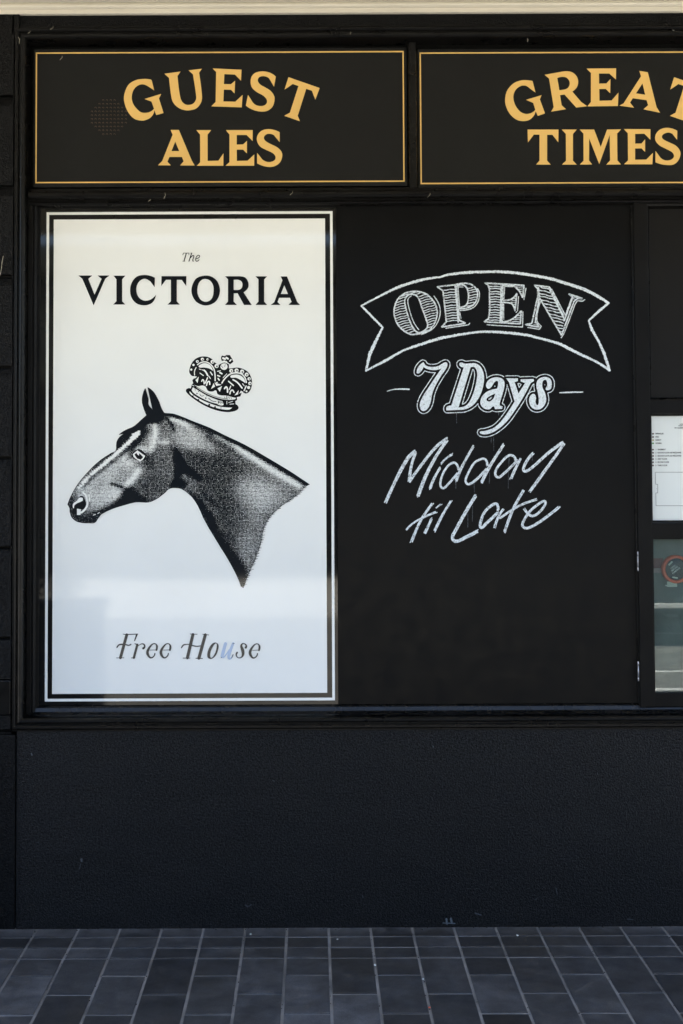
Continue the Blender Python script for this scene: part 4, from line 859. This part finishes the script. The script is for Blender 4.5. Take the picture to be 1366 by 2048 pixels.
for v, sp in ((M2, "290,110 288,180"), (M2, "322,100 325,280"), (M1, "1035,720 1037,800"), (M2, "55,720 60,850"), (M2, "535,370 525,600 522,800"), (M2, "268,580 262,730"), (M2, "855,330 850,420"), (D1, "950,780 952,910"), (D2, "232,760 230,810"), (M1, "1265,1040 1262,1250"), (M1, "1200,1150 1200,1330")):
    a = Art(WY + 0.0003); a.stroke(v, sp, 7, jit=0.4); a.build('chalk_drip', M['chalk_drip'], ch)

# ------------------------------------------------------------------ hinged casement with fire plan and hydrant inlet behind glass
cs = thing('casement', 'black hinged casement right of the chalkboard with solid top panel and glass below', 'casement', (cx1, 0.03, gz0))
QY = 0.032
lx0 = X_(1273.5, 900, QY); xi = X_(1302, 900, QY); xi2 = X_(1309.5, 1230, QY); xo = X_(1505, 900, QY); xoe = X_(1536, 900, QY)
zc = lambda y: Z_(y, 1320, QY)
g = MB(); g.box(lx0 + 0.001, xi, QY, 0.07, zc(1414), zc(402), 0.002); g.build('stile', M['satin'], cs)
g = MB(); g.box(xo, xoe, QY, 0.07, zc(1414), zc(402), 0.002); g.build('stile', M['satin'], cs)
for y0, y1 in ((402, 409), (800.5, 826), (1047, 1078.5), (1386, 1413.5)):
    g = MB(); g.box(xi - 0.001, xo + 0.001, QY + 0.001, 0.07, zc(y1), zc(y0), 0.002); g.build('rail', M['satin'], cs)
g = MB(); g.box(xi - 0.001, xi2 - 0.001, QY + 0.0015, 0.07, zc(1387), zc(1078), 0.001); g.build('rebate', M['satin'], cs)
for y0, y1, xx in ((409, 800.5, xi), (826, 1047, xi)):
    g = MB(); g.ring(xx + 0.010, xo - 0.010, zc(y1) + 0.012, zc(y0) - 0.012, [(0, 0.064), (0.001, 0.050), (0.004, 0.044), (0.006, 0.046), (0.0085, 0.036), (0.012, QY + 0.003)]); g.build('bead', M['gloss'], cs)
g = MB(); g.box(xi, xo, 0.060, 0.07, zc(801), zc(408)); g.build('panel', M['panel'], cs)
g = MB(); g.box(xi2 - 0.004, xo + 0.004, 0.046, 0.050, zc(1387), zc(1077)); g.build('pane', M['glass'], cs)
for y0, y1 in ((1103, 1142.5), (1323, 1362.5)):
    g = MB(); hx = X_(1276 + (1 if y0 > 1200 else 0), y0, 0.02); z0, z1 = Z_(y1, 1276, .02), Z_(y0, 1276, .02); n_ = 3
    for i in range(n_):
        a0, a1 = z0 + (z1-z0)*(0.0, .22, .79)[i], z0 + (z1-z0)*(.205, .775, 1)[i]
        bm = bmesh.new(); bmesh.ops.create_cone(bm, cap_ends=True, segments=12, radius1=0.0025, radius2=0.0025, depth=a1 - a0); g.bm(bm, Matrix.Translation((hx, 0.024, (a0+a1)/2)))
    g.build('hinge', M['steel'], cs, True)
# fire plan chart behind the middle opening
fc = thing('fire_plan_chart', 'white fire alarm chart with indicator lamps and floor list behind the casement', 'chart', (X_(1400, 930, .062), 0.062, zc(1047)))
g = MB(); g.box(xi + 0.002, xo - 0.002, 0.0605, 0.066, zc(1046), zc(827)); g.build('sheet', M['chart'], fc)
def text(body, px, py, h, parent, mat, Y, name='lettering', align='LEFT', rot=0.0, th=0.0):
    cu = bpy.data.curves.new(name, 'FONT'); cu.body = body; cu.size = h*u*1.38; cu.align_x = align; cu.align_y = 'CENTER'
    cu.offset = th
    t = bpy.data.objects.new(name, cu); scene.collection.objects.link(t)
    dg = bpy.context.evaluated_depsgraph_get(); dg.update(); me = bpy.data.meshes.new_from_object(t.evaluated_get(dg))
    bpy.data.objects.remove(t); p = P(px, py, Y); Mx = Matrix.Translation(p) @ Matrix.Rotation(R(90), 4, 'X') @ Matrix.Rotation(rot, 4, 'Z')
    off = origin(parent)
    for v in me.vertices: v.co = Mx @ v.co - off
    me.materials.clear(); me.materials.append(mat)
    o = bpy.data.objects.new(name, me); scene.collection.objects.link(o); o.parent = parent; o['label'] = 'the words ' + body.replace('\n', ' '); return o
FY = 0.0600
rows_ = [('SPRINKLER', 867.5, 'led_red'), ('FIRE', 874, 'led_red'), ('DEFECT', 880.3, 'led_yellow'), ('NORMAL', 886.6, 'led_green'), ('1 - BASEMENT', 899.2, 'led_red'), ('2 - GROUND FLOOR AND MEZZANINE', 905.6, 'led_red'), ('2 - GROUND FLOOR AND MEZZANINE', 911.9, 'led_red'), ('3 - FIRST FLOOR', 918.2, 'led_red'), ('4 - SECOND FLOOR', 924.5, 'led_red'), ('5 - THIRD FLOOR', 931, 'led_red')]
wd = {'SPRINKLER': 16.2, 'FIRE': 6.3, 'DEFECT': 11.2, 'NORMAL': 12.3, '1 - BASEMENT': 19.6, '2 - GROUND FLOOR AND MEZZANINE': 51, '3 - FIRST FLOOR': 23, '4 - SECOND FLOOR': 27, '5 - THIRD FLOOR': 23.5}
for body, py, led in rows_:
    o = text(body, 1311, py, 3.0, fc, M['chart_ink'], FY, th=0.00022)
    xs = [v.co.x for v in o.data.vertices]; k = wd[body]*u*1.02/(max(xs) - min(xs)); x_ = min(xs)
    for v in o.data.vertices: v.co.x = x_ + (v.co.x - x_)*k
    g = MB(); p = P(1306.4, py, 0.058); bm = bmesh.new(); bmesh.ops.create_uvsphere(bm, u_segments=12, v_segments=8, radius=0.0036)
    g.bm(bm, Matrix.Translation((p.x, 0.0608, p.z)) @ Matrix.Diagonal((1, 0.6, 1, 1))); g.build('lamp', M[led], fc, True)
for body, px, py in (('SYSTEM', 1359.5, 848.8), ('PLAN BLOCK', 1357.2, 851.7), ('PIN NUMBERED', 1349, 856)): text(body, px, py, 2.3, fc, M['chart_ink'], FY, th=0.0002)
a = Art(FY); V8 = View(1256, 820, 8.535)
a.stroke(V8, "1900,1062 466,1062 470,1268 508,1268 508,1415 474,1415 478,1634 1900,1634", 6); a.disc(V8(490, 1345), 0.5)
a.build('plan_outline', M['chart_ink'], fc)
# niche behind the lower pane
nc = thing('inlet_niche', 'dim grey green niche behind the lower casement glass', 'niche', (xi2, 0.09, zc(1386)))
g = MB(); g.quad((xi2 - .06, 0.0945, zc(1392)), (xo + .03, 0.0945, zc(1392)), (xo + .03, 0.0945, zc(1072)), (xi2 - .06, 0.0945, zc(1072))); g.build('back_wall', M['inside'], nc)
NY = 0.080
hc = thing('hydrant_cap', 'round hydrant inlet cap with faded red ring behind the glass', 'hydrant cap', tuple(P(1351.5, 1138.3, NY)))
c0 = P(1351.5, 1138.3, NY)
def revolve(prof, c, seg=40):
    m_ = MB(); n = len(prof)
    for i in range(seg):
        t = 2*math.pi*i/seg; m_.v += [(c.x + r*math.cos(t), y, c.z + r*math.sin(t)) for r, y in prof]
    for i in range(seg):
        for j in range(n-1): m_.f.append((i*n+j, i*n+j+1, ((i+1) % seg)*n+j+1, ((i+1) % seg)*n+j))
    return m_
revolve([(0.0445, 0.092), (0.0445, 0.070), (0.047, 0.066), (0.053, 0.066), (0.0565, 0.070), (0.0565, 0.092)], c0).build('ring', M['red'], hc, True)
m_ = revolve([(0.0445, 0.078), (0.040, 0.074), (0.0005, 0.074)], c0); m_.build('cap', M['cap_dark'], hc, True)
for aa in (2.35, -0.1, -1.75):
    g = MB(); bm = bmesh.new(); bmesh.ops.create_cube(bm, size=1)
    g.bm(bm, Matrix.Translation((c0.x + 0.034*math.cos(aa), 0.071, c0.z + 0.034*math.sin(aa))) @ Matrix.Rotation(-aa + math.pi/2, 4, 'Y') @ Matrix.Diagonal((0.021, 0.006, 0.0055, 1))); g.build('lug', M['tagw'], hc)
for body, dx, dy in (('OPEN', -5.4, -4.0), ('BEFORE', -2.3, -.6), ('PUMPING', 1.0, 3.2)): text(body, 1351.5 + dx, 1138.3 + dy, 3.3, hc, M['cap_white'], 0.0725, align='CENTER', rot=R(38), th=0.0002)
tg = thing('paper_tag', 'pale rectangular tag hanging below the red hydrant ring', 'tag', tuple(P(1347, 1173, NY)))
g = MB(); p0, p1 = P(1334.3, 1173.8, .078), P(1354, 1163, .078); g.box(p0.x, p1.x, 0.077, 0.079, p0.z, p1.z); g.build('card', M['tagw'], tg)
g = MB(); p0, p1 = P(1330.7, 1172, .078), P(1334, 1169.8, .078); g.box(p0.x, p1.x, 0.0765, 0.0785, p0.z, p1.z, .0005); g.build('clip', M['cap_white'], tg)
rs = thing('warning_label', 'small faded red and pink warning label left of the hydrant ring', 'label', tuple(P(1315, 1130, .09)))
g = MB(); p0, p1 = P(1300, 1136, .093), P(1326, 1116.5, .093); g.box(p0.x, p1.x, 0.0925, 0.0942, p0.z, p1.z); g.build('card', paint('red_label', (0.14, 0.03, 0.03), 0.6, 0.5, dcol=(0.3, 0.2, 0.18), var=0.4), rs)
g = MB(); p0, p1 = P(1300, 1145.5, .093), P(1324, 1136.3, .093); g.box(p0.x, p1.x, 0.0925, 0.0942, p0.z, p1.z); g.build('lower_strip', paint('pink_label', (0.22, 0.17, 0.165), 0.6, 0.5, var=0.4), rs)

# ------------------------------------------------------------------ litter on the paving
def ground_pt(px, py):
    d = CROT @ Vector(((px - PPX)/FPX, -(py - PPY)/FPX, -1)); return CAM + d*(-CAM.z/d.z)
for px, py, r_, mt, nm, lb in ((1035, 1871.5, 0.006, 'cap_white', 'paper_scrap', 'larger white scrap on the first paver row right of centre'), (675, 1879.5, 0.004, 'cap_white', 'paper_scrap', 'tiny white scrap on the second paver row near the middle'), (501, 1869, 0.0045, 'tagw', 'paper_scrap', 'dull pale scrap on the first paver row left of centre'), (859, 2016, 0.0045, 'red', 'red_scrap', 'tiny red scrap in a paving joint near the front'), (846, 1959, 0.004, 'cap_white', 'paper_scrap', 'white speck in a paving joint above the red scrap'), (750, 1931, 0.006, 'cap_white', 'paper_scrap', 'crumpled white scrap in a paving joint near the middle')):
    p = ground_pt(px, py); bm = bmesh.new(); bmesh.ops.create_icosphere(bm, subdivisions=1, radius=r_)
    for v in bm.verts: v.co = Vector((v.co.x*random.uniform(.7, 1.2), v.co.y*random.uniform(.9, 1.6), v.co.z*random.uniform(.2, .5)))
    g = MB(); g.bm(bm, Matrix.Translation((p.x, p.y, 0.002))); tag(g.build(nm, M[mt], loc=(p.x, p.y, 0)), lb, 'litter', 'scraps of litter on the paving' if nm == 'paper_scrap' else None)

g = MB()
for i in range(260):
    if i < 130: x, y = random.uniform(X_(-20), X_(1390)), -abs(random.gauss(0, 0.012)) - 0.003
    else: x, y = jx + random.randint(-1, 17)*pw + random.gauss(0, 0.003), random.uniform(-0.75, -0.01)
    bm = bmesh.new(); bmesh.ops.create_icosphere(bm, subdivisions=1, radius=random.uniform(.0008, .0024))
    g.bm(bm, Matrix.Translation((x, y, -0.002 if i >= 130 else 0.001)))
tag(g.build('grit', M['dark_gap']), 'dark grit gathered along the wall foot and in the paving joints', 'grit', kind='stuff')

V0 = View(0, 0, 1)
for sp, w_ in SCUFFS:
    a = Art(-0.004); a.stroke(V0, sp, w_, jit=0.4, step=1.0); a.build('scuff', M['scuff'], wall)
# a dark van parked at the far kerb, mirrored in the lower casement glass
vn = thing('parked_van', 'dark parked van at the far kerb mirrored in the lower casement glass', 'van', (5.6, -8.7, ROAD_Z))
vx, vy0, vy1, vz = 3.5, -9.5, -7.85, ROAD_Z
side = [(0.0, .35), (0.0, 1.75), (0.12, 1.9), (2.9, 1.92), (3.55, 1.2), (4.3, 1.05), (4.4, .8), (4.4, .35)]
bm = bmesh.new(); f0 = bm.faces.new([bm.verts.new((vx + x, vy0, vz + z)) for x, z in side])
ex = bmesh.ops.extrude_face_region(bm, geom=[f0]); bmesh.ops.translate(bm, verts=[v for v in ex['geom'] if isinstance(v, bmesh.types.BMVert)], vec=(0, vy1 - vy0, 0))
bmesh.ops.recalc_face_normals(bm, faces=bm.faces); bmesh.ops.bevel(bm, geom=list(bm.edges), offset=0.05, segments=2, affect='EDGES')
g = MB(); g.bm(bm); g.build('body', M['van_paint'], vn)
for a_ in ([(0.25, 1.15), (0.25, 1.7), (1.3, 1.72), (1.3, 1.15)], [(1.45, 1.15), (1.45, 1.72), (2.85, 1.72), (3.3, 1.2)]):
    g = MB(); n_ = len(a_); g.v = [(vx + x, vy1 + 0.004, vz + z) for x, z in a_]; g.f = [tuple(range(n_))]; g.build('window', M['shop_glass'], vn)
for wx in (0.8, 3.55):
    for wy_ in (vy1 - 0.06, vy0 + 0.06):
        bm = bmesh.new(); bmesh.ops.create_cone(bm, cap_ends=True, segments=28, radius1=.33, radius2=.33, depth=.2); g = MB(); g.bm(bm, Matrix.Translation((vx + wx, wy_, vz + .33)) @ Matrix.Rotation(R(90), 4, 'X')); w_ = g.build('wheel', M['dark_gap'], vn)
        bm = bmesh.new(); bmesh.ops.create_cone(bm, cap_ends=True, segments=20, radius1=.2, radius2=.17, depth=.22); g = MB(); g.bm(bm, Matrix.Translation((vx + wx, wy_, vz + .33)) @ Matrix.Rotation(R(90), 4, 'X')); g.build('rim', M['steel'], w_)
g = MB(); g.box(vx + .05, vx + 4.3, vy1 - .01, vy1 + .03, vz + .42, vz + .47, .005); g.build('side_strip', M['white_line'], vn)
